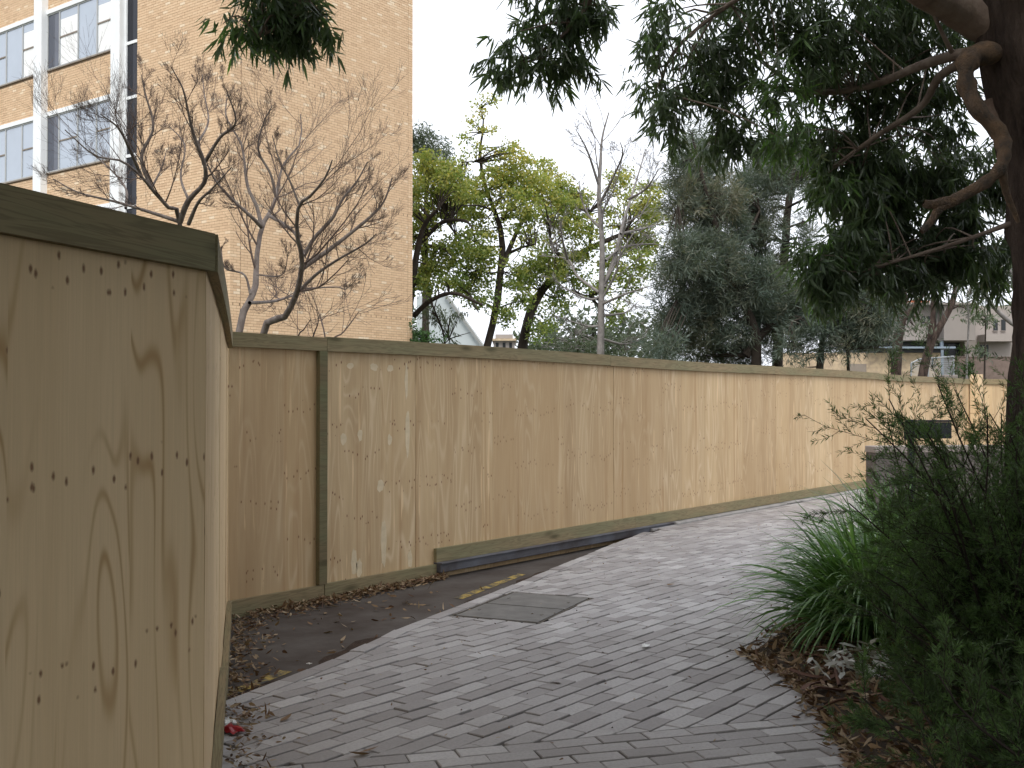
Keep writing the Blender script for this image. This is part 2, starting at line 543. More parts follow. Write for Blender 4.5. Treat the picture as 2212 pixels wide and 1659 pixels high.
M['bark_smooth'] = simple('smooth_gum_bark', (0.36, 0.28, 0.23), 0.85, 0.4, 4.5, 0.5, 0.012, c2=(0.13, 0.075, 0.055))
M['bark_orange'] = simple('orange_gum_bark', (0.27, 0.17, 0.105), 0.9, 0.5, 14, 0.9, 0.02, c2=(0.10, 0.085, 0.075))
M['bark_limb'] = simple('gum_branch_bark', (0.30, 0.24, 0.20), 0.9, 0.5, 9, 0.4, 0.01, c2=(0.14, 0.10, 0.08))
M['euc'] = leafmat('gum_leaf', [(0.055, 0.075, 0.045), (0.08, 0.115, 0.062), (0.11, 0.16, 0.085), (0.14, 0.27, 0.065)], 0.42, 0.33, 0.8)
M['euc_far'] = leafmat('far_gum_leaf', [(0.06, 0.08, 0.055), (0.09, 0.115, 0.075), (0.13, 0.155, 0.10)], 0.3)
M['autumn'] = leafmat('autumn_leaf', [(0.10, 0.17, 0.045), (0.18, 0.24, 0.06), (0.33, 0.35, 0.10), (0.56, 0.46, 0.13)], 0.45)
M['casuarina'] = leafmat('she_oak_needle', [(0.06, 0.085, 0.068), (0.095, 0.125, 0.098), (0.13, 0.145, 0.108), (0.19, 0.17, 0.115)], 0.3)
M['evergreen'] = leafmat('evergreen_leaf', [(0.03, 0.07, 0.025), (0.06, 0.13, 0.04)], 0.3)
M['shrub'] = leafmat('shrub_needle', [(0.04, 0.065, 0.028), (0.075, 0.125, 0.045), (0.14, 0.25, 0.08)], 0.35)
M['blade'] = leafmat('grass_blade', [(0.05, 0.10, 0.03), (0.09, 0.18, 0.05), (0.15, 0.28, 0.09), (0.24, 0.36, 0.15)], 0.3, 0.4, 0.5)
M['litter'] = leafmat('dead_leaf', [(0.07, 0.035, 0.02), (0.16, 0.09, 0.05), (0.28, 0.19, 0.11), (0.36, 0.28, 0.19)], 0.1, 0.8)
M['silver'] = leafmat('silver_dead_leaf', [(0.40, 0.40, 0.37), (0.55, 0.54, 0.50)], 0.1, 0.7)
M['barkstrip'] = simple('shed_bark', (0.15, 0.075, 0.05), 0.9, 0.5, 7, 0.4, 0.008, stretch=(.3, 3, 3))
M['black_metal'] = simple('black_powder_coat', (0.02, 0.022, 0.03), 0.45, 0.2, 5, 0)
M['wallgrey'] = simple('rendered_wall', (0.135, 0.118, 0.108), 0.9, 0.2, 4, 0.5, 0.006)
M['wallcap'] = simple('wall_cap', (0.32, 0.28, 0.25), 0.9, 0.2, 4, 0.5, 0.006)
M['lid'] = simple('pit_lid', (0.19, 0.18, 0.168), 0.8, 0.35, 6, 0.3, 0.003)
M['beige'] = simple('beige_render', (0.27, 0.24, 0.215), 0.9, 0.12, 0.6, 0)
M['beige_lit'] = simple('lit_beige_render', (0.34, 0.30, 0.27), 0.9, 0.12, 0.6, 0)  # the beige render again, with brighter light put into its colour
M['stone'] = simple('yellow_stone', (0.58, 0.45, 0.29), 0.9, 0.35, 3.5, 0.3, 0.02, c2=(0.36, 0.28, 0.2))
M['slate'] = simple('pale_metal_roof', (0.50, 0.55, 0.56), 0.6, 0.1, 0.5, 0)
M['redroof'] = simple('red_roof', (0.40, 0.12, 0.06), 0.8, 0.2, 2, 0)
M['bluegrey'] = simple('blue_grey_steel', (0.22, 0.27, 0.32), 0.5, 0.1, 2, 0)
M['darkvoid'] = simple('dark_glazing_and_shade', (0.025, 0.028, 0.03), 0.3, 0.2, 2, 0)  # near-black for glazing and dark parts, also paints shade in gaps
M['brown_wall'] = simple('brown_brick_wall', (0.20, 0.15, 0.125), 0.9, 0.3, 6, 0.2)
M['wire'] = simple('galvanised_mesh', (0.42, 0.45, 0.46), 0.5, 0.2, 4, 0, metal=0.3)
M['red'] = simple('red_wrapper', (0.45, 0.03, 0.04), 0.4, 0.2, 9, 0)
M['paper'] = simple('white_paper', (0.75, 0.75, 0.73), 0.6, 0.1, 9, 0)

# yellow road paint, worn through to the asphalt
def worn_yellow():
    m, nt, b, out = new_mat('worn_yellow_paint')
    k = NT(nt)
    co = k.obj()
    nz = k.noise(co, 9, 5, 0.7)
    k.l(k.mix(k.ramp(nz, 0.44, 0.58), (0.06, 0.054, 0.05), (0.42, 0.30, 0.07)), b.inputs['Base Color'])
    b.inputs['Roughness'].default_value = 0.85
    return m
M['yellow'] = worn_yellow()

# ------------------------------------------------------------------ ground, asphalt, paving
b = MB(); b.box(-400, 600, -400, 600, -0.6, -0.135)
struct(link('ground', b.mesh('ground', M['groundm'])))
FY = 7.18                                    # face of the long hoarding
NC = np.array([2.342, 2.997])                # near corner of the hoarding (rail)
C1 = np.array([2.325, 3.022])                # near corner of its plywood
IC = np.array([5.73, 7.165])                 # inner corner
edge = [(3.05, 4.62), (3.78, 4.83), (4.89, 5.09), (5.77, 5.39), (7.85, 5.91), (10.56, 6.64), (12.0, 7.0)]
b = MB(); b.prism([(2.3, 3.4), (4.2, 4.0), (13.2, 6.4), (13.2, 7.5), (2.3, 7.5)], -0.3, -0.125)
struct(link('asphalt_strip', b.mesh('asphalt_strip', M['asphalt'])))
pave_poly = edge + [(12.3, 7.03), (34, 7.03), (34, -4), (-5, -8), (-5, 1.0), (2.25, 2.95)]
b = MB(); b.prism(pave_poly[::-1], -0.12, -0.016)
pav = struct(link('brick_paving', b.mesh('brick_paving', M['dirt'])))

def clip(poly, p, n):
    out = []
    for i in range(len(poly)):
        a = poly[i]; c = poly[(i + 1) % len(poly)]
        da = (a - p) @ n; dc = (c - p) @ n
        if da >= 0: out.append(a)
        if da * dc < 0: out.append(a + (c - a) * da / (da - dc))
    return out

def area(poly):
    P = np.array(poly); x, y = P[:, 0], P[:, 1]
    return 0.5 * np.sum(x * np.roll(y, -1) - y * np.roll(x, -1))

mit_p = np.array([3.67, 3.52]); mit_d = unit(np.array([5.53 - 3.67, 2.17 - 3.52])); mit_n = np.array([-mit_d[1], mit_d[0]])
if mit_n @ np.array([1, 1]) < 0: mit_n = -mit_n            # points away from the camera
E = np.array(edge)
bed = [(6.67, 3.08), (6.35, 2.75), (6.03, 2.46), (5.56, 2.14), (5.2, 1.9), (4.83, 1.68), (4.2, 1.3), (3.6, 0.2), (4.0, -3), (14, -3), (16.5, 3.2), (15.6, 4.75), (11, 3.9), (7.6, 3.22)]
BED = np.array(bed)
def inside(poly, pts):
    pts = np.atleast_2d(pts); x, y = pts[:, 0], pts[:, 1]
    r = np.zeros(len(pts), bool)
    for i in range(len(poly)):
        x0, y0 = poly[i]; x1, y1 = poly[(i + 1) % len(poly)]
        c = ((y0 > y) != (y1 > y)) & (x < (x1 - x0) * (y - y0) / (y1 - y0 + 1e-12) + x0)
        r ^= c
    return r
lid_q = np.array([(6.40, 5.39), (6.58, 4.70), (7.74, 4.99), (7.50, 5.69)])
lc = lid_q.mean(0)
pavers = []
BL, BW, JT = 0.232, 0.1165, 0.007
def lay(origin, d, cond, nx, ny, half):
    n2 = np.array([-d[1], d[0]])
    for j in range(ny[0], ny[1]):
        for i in range(nx[0], nx[1]):
            o = (0.5 if j % 2 else 0.0) + half[j % 7] * 0.05
            c = origin + d * (i + o) * (BL) + n2 * j * BW
            cond(c, d, n2)
def brick_poly(c, d, n2, ln=BL):
    hl, hw = ln / 2 - 0.0022, BW / 2 - 0.0056
    a = rng.normal(0, 0.009)
    d = d * math.cos(a) + n2 * math.sin(a); n2 = np.array([-d[1], d[0]])
    c = c + rng.normal(0, 0.0022, 2)
    return [c - d * hl - n2 * hw, c + d * hl - n2 * hw, c + d * hl + n2 * hw, c - d * hl + n2 * hw]
def edge_y(x): return np.interp(x, E[:, 0], E[:, 1])
def vis(c, m=160):
    x, y, d = proj(np.array([c[0], c[1], 0.0]))
    return d > 0.5 and -m < x < 2212 + m and y < 1659 + 330
def main_cond(c, d, n2):
    if not vis(c): return
    if (c - mit_p) @ mit_n < -0.14: return
    top = edge_y(c[0]) - 0.118 if c[0] < 12 else 7.03
    if c[1] > top + 0.1 or c[0] < 2.6: return
    if inside(BED, c + 0.0)[0] and inside(BED, c + np.array([-.1, .1]))[0]: return
    p = brick_poly(c, d, n2)
    p = clip(p, mit_p + mit_n * 0.004, mit_n)
    if len(p) > 2 and c[0] < 12.3:
        k = max(0, min(len(E) - 2, int(np.searchsorted(E[:, 0], c[0]) - 1)))
        ed = unit(E[k + 1] - E[k]); en = np.array([ed[1], -ed[0]])
        p = clip(p, E[k] + en * 0.125, en)
    # keep clear of the pit lid
    if len(p) < 3: return
    lu = np.array([.974, .228]); lw = np.array([-.228, .974])
    if abs((c - lc) @ lu) < .72 and abs((c - lc) @ lw) < .5:
        rest = p
        for nrm, h in ((lu, .582), (-lu, .582), (lw, .367), (-lw, .367)):
            if len(rest) < 3: break
            o_ = clip(rest, lc + nrm * h, nrm)
            if len(o_) > 2 and area(o_) > .0008: pavers.append(o_)
            rest = clip(rest, lc + nrm * h, -nrm)
        return
    if area(p) > 0.0012: pavers.append(p)
def bord_cond(c, d, n2):
    if not vis(c, 500): return
    if (c - mit_p) @ mit_n > 0: return
    if inside(BED, c)[0] and inside(BED, c + np.array([-.1, .1]))[0]: return
    # right of the hoarding's base line
    rd = unit(IC - NC); rn = np.array([rd[1], -rd[0]])
    if (c - NC) @ rn < -0.3: return
    p = brick_poly(c, d, n2)
    if area(p) > 0.0012: pavers.append(p)
half = rng.random(7) * 2
lay(np.array([0.0, 0.0]), np.array([1.0, 0.0]), main_cond, (10, 125), (10, 62), half)
lay(mit_p - mit_n * (BW / 2 + 0.002), mit_d, bord_cond, (-14, 22), (-22, 1), half)
# edge course along the step down to the asphalt
seg = np.diff(E, axis=0)
for k in range(len(seg)):
    Ls = np.linalg.norm(seg[k]); d = seg[k] / Ls; n2 = np.array([-d[1], d[0]])
    q = max(1, int(Ls / BL))
    for i in range(q):
        pavers.append(brick_poly(E[k] + d * (i + .5) * Ls / q - n2 * 0.06, d, n2, Ls / q))
# solids: top face inset by a small arris, sides down to the bed
def paver_solid(poly, dz, tilt):
    P = np.array(poly); c = P.mean(0)
    ins = c + (P - c) * np.maximum(0.0, 1 - 0.0045 / np.maximum(np.linalg.norm(P - c, axis=1, keepdims=True), 0.01))
    n = len(P)
    def zz(Q): return dz + (Q - c) @ tilt
    V = np.vstack([np.c_[P, np.full(n, -0.03)], np.c_[P, zz(P) - 0.004], np.c_[ins, zz(ins)]])
    Fq = [(i, (i + 1) % n, n + (i + 1) % n, n + i) for i in range(n)] + [(n + i, n + (i + 1) % n, 2 * n + (i + 1) % n, 2 * n + i) for i in range(n)]
    return V, Fq, [list(range(2 * n, 3 * n))]
sizes = []
for p in pavers:
    c = np.mean(p, 0); x, y, d = proj(np.array([c[0], c[1], 0]))
    ok = (0 < x < 2212) and (0 < y < 1659)
    sizes.append((d if ok else 1e3) - area(p) * 20)
order = np.argsort(sizes)
near = set(order[:300].tolist())
VV = []; QQ = []; TT = []; polyf = {}; nv = 0; tq = []; tp = {}
for i, p in enumerate(pavers):
    dz = rng.normal(0, 0.0018); tilt = rng.normal(0, 0.012, 2)
    t = float(np.clip(rng.beta(2, 2.6), 0, 1))
    V, q, top = paver_solid(p, dz, tilt)
    if i in near:
        c = V.mean(0) * np.array([1, 1, 0])
        F = [np.array(q), np.array(top)]
        me = mk_mesh('paver', V - c, F, M['paver'], np.full(len(q) + 1, t))
        link('paver', me, pav, loc=c)
    else:
        VV.append(V); QQ.append(np.array(q) + nv); tq.append(np.full(len(q), t))
        n = len(p)
        polyf.setdefault(n, []).append(np.array(top[0]) + nv); tp.setdefault(n, []).append(t)
        nv += len(V)
F = [np.concatenate(QQ)] + [np.array(v) for v in polyf.values()]
T = np.concatenate([np.concatenate(tq)] + [np.array(v) for v in tp.values()])
stuff(link('paver_field', mk_mesh('paver_field', np.concatenate(VV), F, M['paver'], T), pav))

# pit lid: frame and two cover plates, flush in the paving
lid_e = empty('access_pit_lid', (lc[0], lc[1], 0), 'grey double access cover set flush in the brick paving beside the asphalt strip', 'pit lid')
ang = math.atan2(.228, .974)
lid_e.rotation_euler[2] = ang
b = MB()
b.box(-0.575, 0.575, -0.36, -0.345, -0.03, -0.001); b.box(-0.575, 0.575, 0.345, 0.36, -0.03, -0.001)
b.box(-0.011, 0.011, -0.344, 0.344, -0.03, -0.008); b.box(-0.575, -0.56, -0.345, 0.345, -0.03, -0.001); b.box(0.56, 0.575, -0.345, 0.345, -0.03, -0.001)  # centre bar: black strip painting the shade between the plates
link('frame', b.mesh('lid_frame_and_shade', M['darkvoid']), lid_e)
for x0, x1 in ((-0.546, -0.012), (0.012, 0.546)):
    b = MB(); b.box(x0, x1, -0.333, 0.333, -0.03, 0.002, 0.003)
    pl = link('cover_plate', b.mesh('cover_plate', M['lid']), lid_e)
    for yy in (-0.26, 0.26):
        xx = (x0 + x1) / 2
        b = MB(); b.box(xx - .016, xx + .016, yy - .008, yy + .008, 0.0022, 0.004)
        link('lifting_hole', b.mesh('lifting_hole', M['darkvoid']), pl)

# yellow line on the asphalt
for a0, a1, nm in (((4.05, 5.25), (4.85, 5.47), 'short worn yellow paint dash on asphalt beside the tall hoarding corner'),
                   ((7.55, 6.28), (9.0, 6.66), 'worn yellow paint dash on asphalt near the start of the concrete kerb')):
    a0 = np.array(a0); a1 = np.array(a1); d = unit(a1 - a0); n2 = np.array([-d[1], d[0]])
    L = np.linalg.norm(a1 - a0)
    b = MB(); b.add([(0, -.045, 0), (L, -.045, 0), (L, .045, 0), (0, .045, 0)], [(0, 1, 2, 3)])
    o = link('yellow_line', b.mesh('yellow_line', M['yellow']), None, (a0[0], a0[1], -0.121))
    o.rotation_euler[2] = math.atan2(d[1], d[0])
    tag(o, nm, 'road marking')

# silt washed against the step
xs_ = np.linspace(3.3, 11.6, 70)
V = []
for x in xs_:
    y = edge_y(x); w = (.16 + .22 * abs(math.sin(x * 1.9)) * abs(math.sin(x * .77 + 1)) + .04 * math.sin(x * 11)) * (1 - .6 * max(0, (x - 8) / 3.6))
    V += [(x, y - .03, -.1165), (x - .05, y + w * .7, -.1175), (x - .07, y + w, -.1225)]
Q = [(k * 3 + j, k * 3 + 3 + j, k * 3 + 4 + j, k * 3 + 1 + j) for k in range(len(xs_) - 1) for j in range(2)]
struct(link('silt_strip', mk_mesh('silt_strip', np.array(V), np.array(Q), M['silt'], None, True)))
# concrete kerb under the hoarding
kerb = empty('concrete_kerb', (8.25, 7.05, -0.12), 'pale concrete kerb running along the foot of the plywood hoarding', 'kerb')
ks = [8.25, 10.6, 12.95, 15.05, 16.55, 17.15, 19.4, 21.7, 24.0, 26.4, 28.0]
for i in range(len(ks) - 1):
    x0, x1 = ks[i] - 8.25 + 0.006, ks[i + 1] - 8.25 - 0.006
    b = MB()
    if i < 2:                                    # steel channel over a black strip that paints the shaded gap
        if i == 0:
            b.box(0, ks[2] - 8.25, .04, .17, .06, .15, .006)
            b.box(.0, ks[2] - 8.25, .02, .16, .145, .157, .003)
            ch = link('steel_channel', b.mesh('steel_channel', M['channel']), kerb)
            b = MB(); b.box(.01, ks[2] - 8.26, .14, .175, -.004, .06)
            link('channel_gap_shade', b.mesh('channel_gap_shade', M['darkvoid']), ch)
    elif i == 4:                                   # drain inlet: lintel over a dark mouth
        b.box(x0, x1, 0.0, 0.17, 0.125, 0.155, 0.008)
        k_ = link('kerb_stone', b.mesh('kerb_lintel', M['concrete']), kerb)
        b = MB(); b.box(x0, x1, 0.05, 0.17, 0.02, 0.124)
        link('drain_inlet', b.mesh('drain_inlet', M['darkvoid']), k_)
    else:
        b.box(x0, x1, 0.0, 0.17, 0.0, 0.15, 0.012)
        link('kerb_stone', b.mesh('kerb_stone', M['concrete']), kerb)

# ------------------------------------------------------------------ plywood hoarding
PT = 0.017
def panel_mesh(name, L, z0, z1, mat):
    b = MB(); b.box(0.0015, L - 0.0015, 0, PT, z0, z1)
    return b.mesh(name, mat)
def run(root, p0, p1, z0, z1, mat, first=1.2, name='plywood_panel', gapz=0.0):
    """panels from p0 to p1; local x along the run, front face at local y = 0, facing -y"""
    p0 = np.array(p0); p1 = np.array(p1); L = np.linalg.norm(p1 - p0); d = (p1 - p0) / L
    a = math.atan2(d[1], d[0]); s = 0.0; w = first; out = []
    cache = {}
    while s < L - 0.02:
        w_ = min(w, L - s)
        key = round(w_, 3)
        if key not in cache: cache[key] = panel_mesh(name, w_, z0, z1, mat)
        q = p0 + d * s
        o = link(name, cache[key], root)
        o.matrix_local = Matrix.Translation(Vector((q[0], q[1], 0)) - root.location) @ Matrix.Rotation(a, 4, 'Z') @ Matrix.Translation((0, rng.normal(0, .0012), 0))
        out.append(o)
        s += w_; w = 1.2
    return out, d, a
def board(root, name, p0, d, s0, s1, z0, z1, th, mat, off=0.0, sag=0.0, n=2):
    """board on the front of a run, origin at its lower left end"""
    L = s1 - s0
    n = max(2, n)
    xs = np.linspace(0.002, L - 0.002, n)
    zz = sag * np.sin(np.linspace(0, np.pi, n))
    V = []
    for x, z in zip(xs, zz):
        V += [(x, -th, z), (x, 0, z), (x, 0, z + z1 - z0), (x, -th, z + z1 - z0)]
    Q = []
    for k in range(n - 1):
        for j in range(4):
            Q.append((4 * k + j, 4 * k + 4 + j, 4 * k + 4 + (j + 1) % 4, 4 * k + (j + 1) % 4))
    Q += [(3, 2, 1, 0), tuple(4 * (n - 1) + j for j in range(4))]
    b = MB(); b.add(V, Q)
    o = link(name, b.mesh(name, mat), root)
    q = np.array(p0) + d * s0
    a = math.atan2(d[1], d[0])
    o.matrix_local = Matrix.Translation(Vector((q[0], q[1], z0)) - root.location) @ Matrix.Rotation(a, 4, 'Z') @ Matrix.Translation((0, off - 0.002, 0))
    return o
# near run and its return
nd_ = unit(np.array([0.874, 0.258])); n0 = NC - nd_ * 3.9
rd_ = unit(IC - C1); RL = np.linalg.norm(IC - C1)
near_h = empty('plywood_hoarding', (NC[0], NC[1], 0), 'corner of pale new plywood hoarding with knots, next to the red wrapper', 'hoarding')
nn = np.array([-nd_[1], nd_[0]])
pn, _, _ = run(near_h, n0 + nn * 0.036, C1 + nn * 0.002, 0.0, 2.13, M['ply_near'], first=0.3)
board(near_h, 'top_rail', n0 + nn * .036, nd_, 0, 3.9 - 2.1, 2.035, 2.16, .036, M['timber'])
board(near_h, 'top_rail', n0 + nn * .036, nd_, 3.9 - 2.1, 3.9 + 0.0, 2.035, 2.16, .036, M['timber'])
board(near_h, 'bottom_board', n0 + nn * .036, nd_, 0, 3.9, 0.0, 0.13, .036, M['timber'])
rn_ = np.array([-rd_[1], rd_[0]])
r0 = C1 + rd_ * .001
pr, _, _ = run(near_h, r0, r0 + rd_ * (RL - .04), -0.12, 2.10, M['ply_near'], first=1.2)
board(near_h, 'top_rail', r0, rd_, 0.0, RL - .05, 2.035, 2.16, .036, M['timber'], n=9, sag=0.035)
board(near_h, 'bottom_board', r0, rd_, 0.0, 2.6, 0.0, 0.13, .036, M['timber'])
board(near_h, 'bottom_board', r0, rd_, 2.6, RL - .05, -0.12, 0.02, .036, M['timber'])
# long run
long_h = empty('plywood_hoarding', (6.79, FY, 0), 'long weathered plywood hoarding with green timber top rail standing on the kerb', 'hoarding')
X0 = 5.75
P0 = np.array([X0, FY]); dX = np.array([1.0, 0.0])
j0 = 6.79 - X0
pl_, _, _ = run(long_h, P0, (27.55, FY), -0.12, 2.12, M['ply'], first=j0)
board(long_h, 'top_rail', P0, dX, 0, j0, 2.052, 2.17, .036, M['timber'])
tj = [j0, j0 + 4.68, j0 + 9.5, j0 + 14.3, j0 + 18.0, 27.55 - X0]
for i in range(len(tj) - 1):
    board(long_h, 'top_rail', P0, dX, tj[i], tj[i + 1], 2.052 - .004 * i, 2.178 - .006 * i, .036 + .001 * (i % 2), M['timber'], n=8, sag=-0.012 if i % 2 else 0.008)
board(long_h, 'batten', P0, dX, j0 - .095, j0 + .0, 0.02, 2.05, .045, M['timber_dark'])
board(long_h, 'low_board', P0, dX, 0.0, j0 - .03, -0.125, 0.015, .04, M['timber'])
board(long_h, 'low_board', P0, dX, j0 - .025, 8.25 - X0, -0.125, 0.02, .042, M['timber'])
bj = [8.25 - X0, 12.05 - X0, 16.4 - X0, 20.8 - X0, 25 - X0, 27.55 - X0]
for i in range(len(bj) - 1):
    board(long_h, 'bottom_board', P0, dX, bj[i], bj[i + 1], 0.038, 0.172, .036, M['timber'])
# filler patches on the sheet right of the batten
def patch(cx, cy, w, h, seed):
    r = random.Random(seed); n = 14; V = []
    for i in range(n):
        a = 2 * math.pi * i / n
        k = 0.5 * (0.8 + 0.35 * r.random())
        V.append((cx + w * k * math.cos(a), -0.0012, cy + h * k * math.sin(a)))
    V += [(x, 0.001, z) for x, _, z in V]
    b = MB(); b.add(V, [(i, (i + 1) % n, n + (i + 1) % n, n + i) for i in range(n)])
    b.polys.append(list(range(n)))
    return b.mesh('filler_patch', M['putty'])
ppar = pl_[1]
def on_face(px, py):
    d = F_ + (px - 1106) / 2400 * R_ + (829.5 - py) / 2400 * U_
    t = (FY - EYE[1]) / d[1]; q = EYE + d * t
    return q[0], q[2]
for i, (px, py, w, h) in enumerate([(742, 948, 14, 26), (778, 940, 12, 26), (842, 950, 11, 26), (878, 822, 9, 80), (881, 935, 12, 120), (822, 1050, 17, 26), (829, 1170, 14, 110), (765, 1215, 16, 62), (776, 1228, 14, 44), (886, 1208, 13, 42), (808, 793, 20, 16), (843, 796, 16, 16), (757, 790, 16, 14)]):
    x, z = on_face(px, py); s = 10.2 / 2400
    me = patch(0, 0, w * s * 1.25, h * s, i)
    o = link('filler_patch', me, ppar)
    o.location = (x - (X0 + j0), 0, z)
# far run, turned towards the path
far_h = empty('plywood_hoarding', (27.6, FY, 0), 'far plywood hoarding section with a square end post, behind the black sign', 'hoarding')
fd = unit(np.array([0.86, -0.52]))
f0 = np.array([27.62, FY - .05])
run(far_h, f0, f0 + fd * 8.4, -0.1, 2.12, M['ply'])
for i in range(2):
    board(far_h, 'top_rail', f0, fd, i * 4.2, i * 4.2 + 4.2, 2.04, 2.165, .036, M['timber'])
b = MB(); b.box(-.12, .12, -.12, .12, 0, 2.27, .006)
o = link('end_post', b.mesh('end_post', M['ply_near']), far_h); o.location = (0.0, -0.14, 0)
# ------------------------------------------------------------------ cream brick building
S_ = 0.92
FX, CY, XR = 21.44, 26.72, 29.54            # facade plane, corner, right hand end
ZT = 19.5
bld = empty('brick_building', (FX, CY, -0.13), 'tall cream brick building with white pilasters behind the plywood hoarding', 'building')
BO = Vector((FX, CY, -0.13))
def bchild(name, me, parent=None):
    o = link(name, me, parent or bld)
    if parent is None: o.location = -BO
    return o
b = MB(); b.box(FX + .012, XR - .012, CY + .012, CY + 18, -.13, ZT + .5)
wall = bchild('wall', b.mesh('wall_core', M['mortar']))
def brick_rects(u0, u1, z0, z1, joints=(), weeps=()):
    out = []
    CH, BLn = 0.086, 0.25
    edges = [u0] + list(joints) + [u1]
    nr = int((z1 - z0) / CH)
    for s in range(len(edges) - 1):
        a, c = edges[s] + (0.010 if s else 0), edges[s + 1] - (0.010 if s < len(edges) - 2 else 0)
        for r in range(nr):
            z = z0 + r * CH
            x = a - (BLn / 2 if r % 2 else 0)
            wv = any(abs(z - w) < CH / 2 for w in weeps)
            while x < c:
                p0, p1 = max(x, a), min(x + BLn - .010, c)
                if p1 - p0 > .02:
                    out.append((p0, p1 - (0.03 if wv else 0), z + .005, z + CH - .005))
                x += BLn
    return np.array(out)
def bricks_geo(geo, R, plane):
    n = len(R)
    dep = rng.normal(0, .0012, n)
    def mkv(u, w, z):
        if plane == 'Y': return np.stack([u, CY + w, z], 1)
        return np.stack([FX + w, u, z], 1)
    f = np.full(n, 0.0) + dep; k = np.full(n, .02)
    V = np.stack([mkv(R[:, 0], f, R[:, 2]), mkv(R[:, 1], f, R[:, 2]), mkv(R[:, 1], f, R[:, 3]), mkv(R[:, 0], f, R[:, 3]),
                  mkv(R[:, 0], k, R[:, 2]), mkv(R[:, 1], k, R[:, 2]), mkv(R[:, 1], k, R[:, 3]), mkv(R[:, 0], k, R[:, 3])], 1).reshape(-1, 3)
    bi = np.arange(n)[:, None] * 8
    F = np.concatenate([bi + np.array(q) for q in ((0, 1, 2, 3), (0, 4, 5, 1), (1, 5, 6, 2), (2, 6, 7, 3), (3, 7, 4, 0))], 1).reshape(-1, 4)
    t = np.clip(rng.normal(.5, .2, n) + (rng.random(n) < .07) * .4, 0, 1)
    geo.add(V, F, np.repeat(t, 5))
Y1 = 31.46
Rr = brick_rects(FX, XR, 1.0, ZT, joints=(21.83, 29.3), weeps=(4.56, 8.2, 11.84))
# the bricks that show largest become single objects
cx = (Rr[:, 0] + Rr[:, 1]) / 2; cz = (Rr[:, 2] + Rr[:, 3]) / 2
px, py, dd = proj(np.stack([cx, np.full(len(cx), CY), cz], 1))
sc = np.where((py < 715) & (py > 0) & (Rr[:, 1] - Rr[:, 0] > .2) & (px > 520), dd, 1e6)
sel = np.zeros(len(Rr), bool); sel[np.argsort(sc)[:300]] = True
geo = Geo()
bricks_geo(geo, Rr[~sel], 'Y')
Rl = brick_rects(CY + .012, Y1, 1.0, ZT, weeps=(8.2, 11.84))
bricks_geo(geo, Rl, 'X')
tmesh = []
for k in range(7):
    bb = MB(); bb.box(0, .24, 0, .02, 0, .076)
    tmesh.append(bb.mesh('brick', M['brick'], np.full(6, (k + .5) / 7)))
for r in Rr[sel]:
    o = link('brick', tmesh[min(6, max(0, int(rng.normal(3.2, 1.5))))], wall)
    o.location = (r[0], CY + rng.normal(0, .0012), r[2]); o.scale = ((r[1] - r[0]) / .24, 1, 1)
# facade bays
PIL = [32.08, 36.80, 41.52]
PW, PD = 0.5, 0.26
heads = [8.10 + 3.64 * k for k in range(4)]
sills = [6.07 + 3.66 * k for k in range(4)]
for bi_, y0 in enumerate(PIL[:2] + [PIL[2]]):
    ya, yb = y0 + PW, y0 + 4.72
    for k in range(-1, 4):
        z0 = (heads[k] + .16) if k >= 0 else 1.0
        z1 = sills[k + 1] - .05 if k < 3 else ZT
        if z1 - z0 > .1: bricks_geo(geo, brick_rects(ya, yb, z0, z1), 'X')
brk = stuff(link('brickwork', geo.mesh('brickwork', M['brick'], False), wall))
for y0 in PIL:
    b = MB(); b.box(FX - PD, FX + .03, y0, y0 + PW, -.13, ZT + .4, .01)
    bchild('pilaster', b.mesh('pilaster', M['white']))
for bi_, y0 in enumerate(PIL):
    ya, yb = y0 + PW, y0 + 4.72
    for k in range(4):
        zs_, zh = sills[k], heads[k]
        b = MB(); b.box(FX - .06, FX + .02, ya, yb, zh, zh + .155)
        bchild('lintel', b.mesh('lintel', M['white']))
        W = empty('window', (0, 0, 0), 'x', 'x'); del W['label']; del W['category']
        W.parent = bld; W.location = -BO
        b = MB(); b.box(FX - .05, FX + .02, ya + .001, yb - .001, zs_ - .045, zs_)
        link('sill', b.mesh('sill', M['sill']), W)
        fr = [1 - f for f in (0, .18, .455, .725, 1)]
        ys = [ya + (yb - ya) * f for f in fr]
        b = MB()
        b.box(FX - .02, FX + .012, ya, yb, zh - .05, zh - .001); b.box(FX - .02, FX + .012, ya, yb, zs_ + .001, zs_ + .05)
        for yy in ys:
            b.box(FX - .022, FX + .0105, max(ya, yy - .03), min(yb, yy + .03), zs_ + .0505, zh - .0505)
        link('frame', b.mesh('window_frame', M['frame']), W)
        for c in range(4):
            p0, p1 = ys[c + 1] + .03, ys[c] - .03
            b = MB(); b.box(FX + .003, FX + .010, p0, p1, zs_ + .05, zh - .05)
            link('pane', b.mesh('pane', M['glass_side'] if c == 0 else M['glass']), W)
            zm = zs_ + (zh - zs_) * .52
            if c in (1, 3):
                b = MB(); b.box(FX - .024, FX + .0025, p0 + .001, p1 - .001, zm - .025, zm + .025)
                link('transom', b.mesh('transom', M['sill']), W)
                if (bi_ == 0 and k == 2) or (bi_ == 1 and k == 2 and c == 3):
                    b = MB()
                    b.box(FX - .001, FX + .0025, p0 + .03, p1 - .03, zs_ + .06, zm - .026)
                    b.box(FX - .001, FX + .0025, p0 + .03, p1 - .03, zm + .026, zm + .026 + (zh - zm) * .62)
                    link('blind', b.mesh('blind', M['blind']), W)
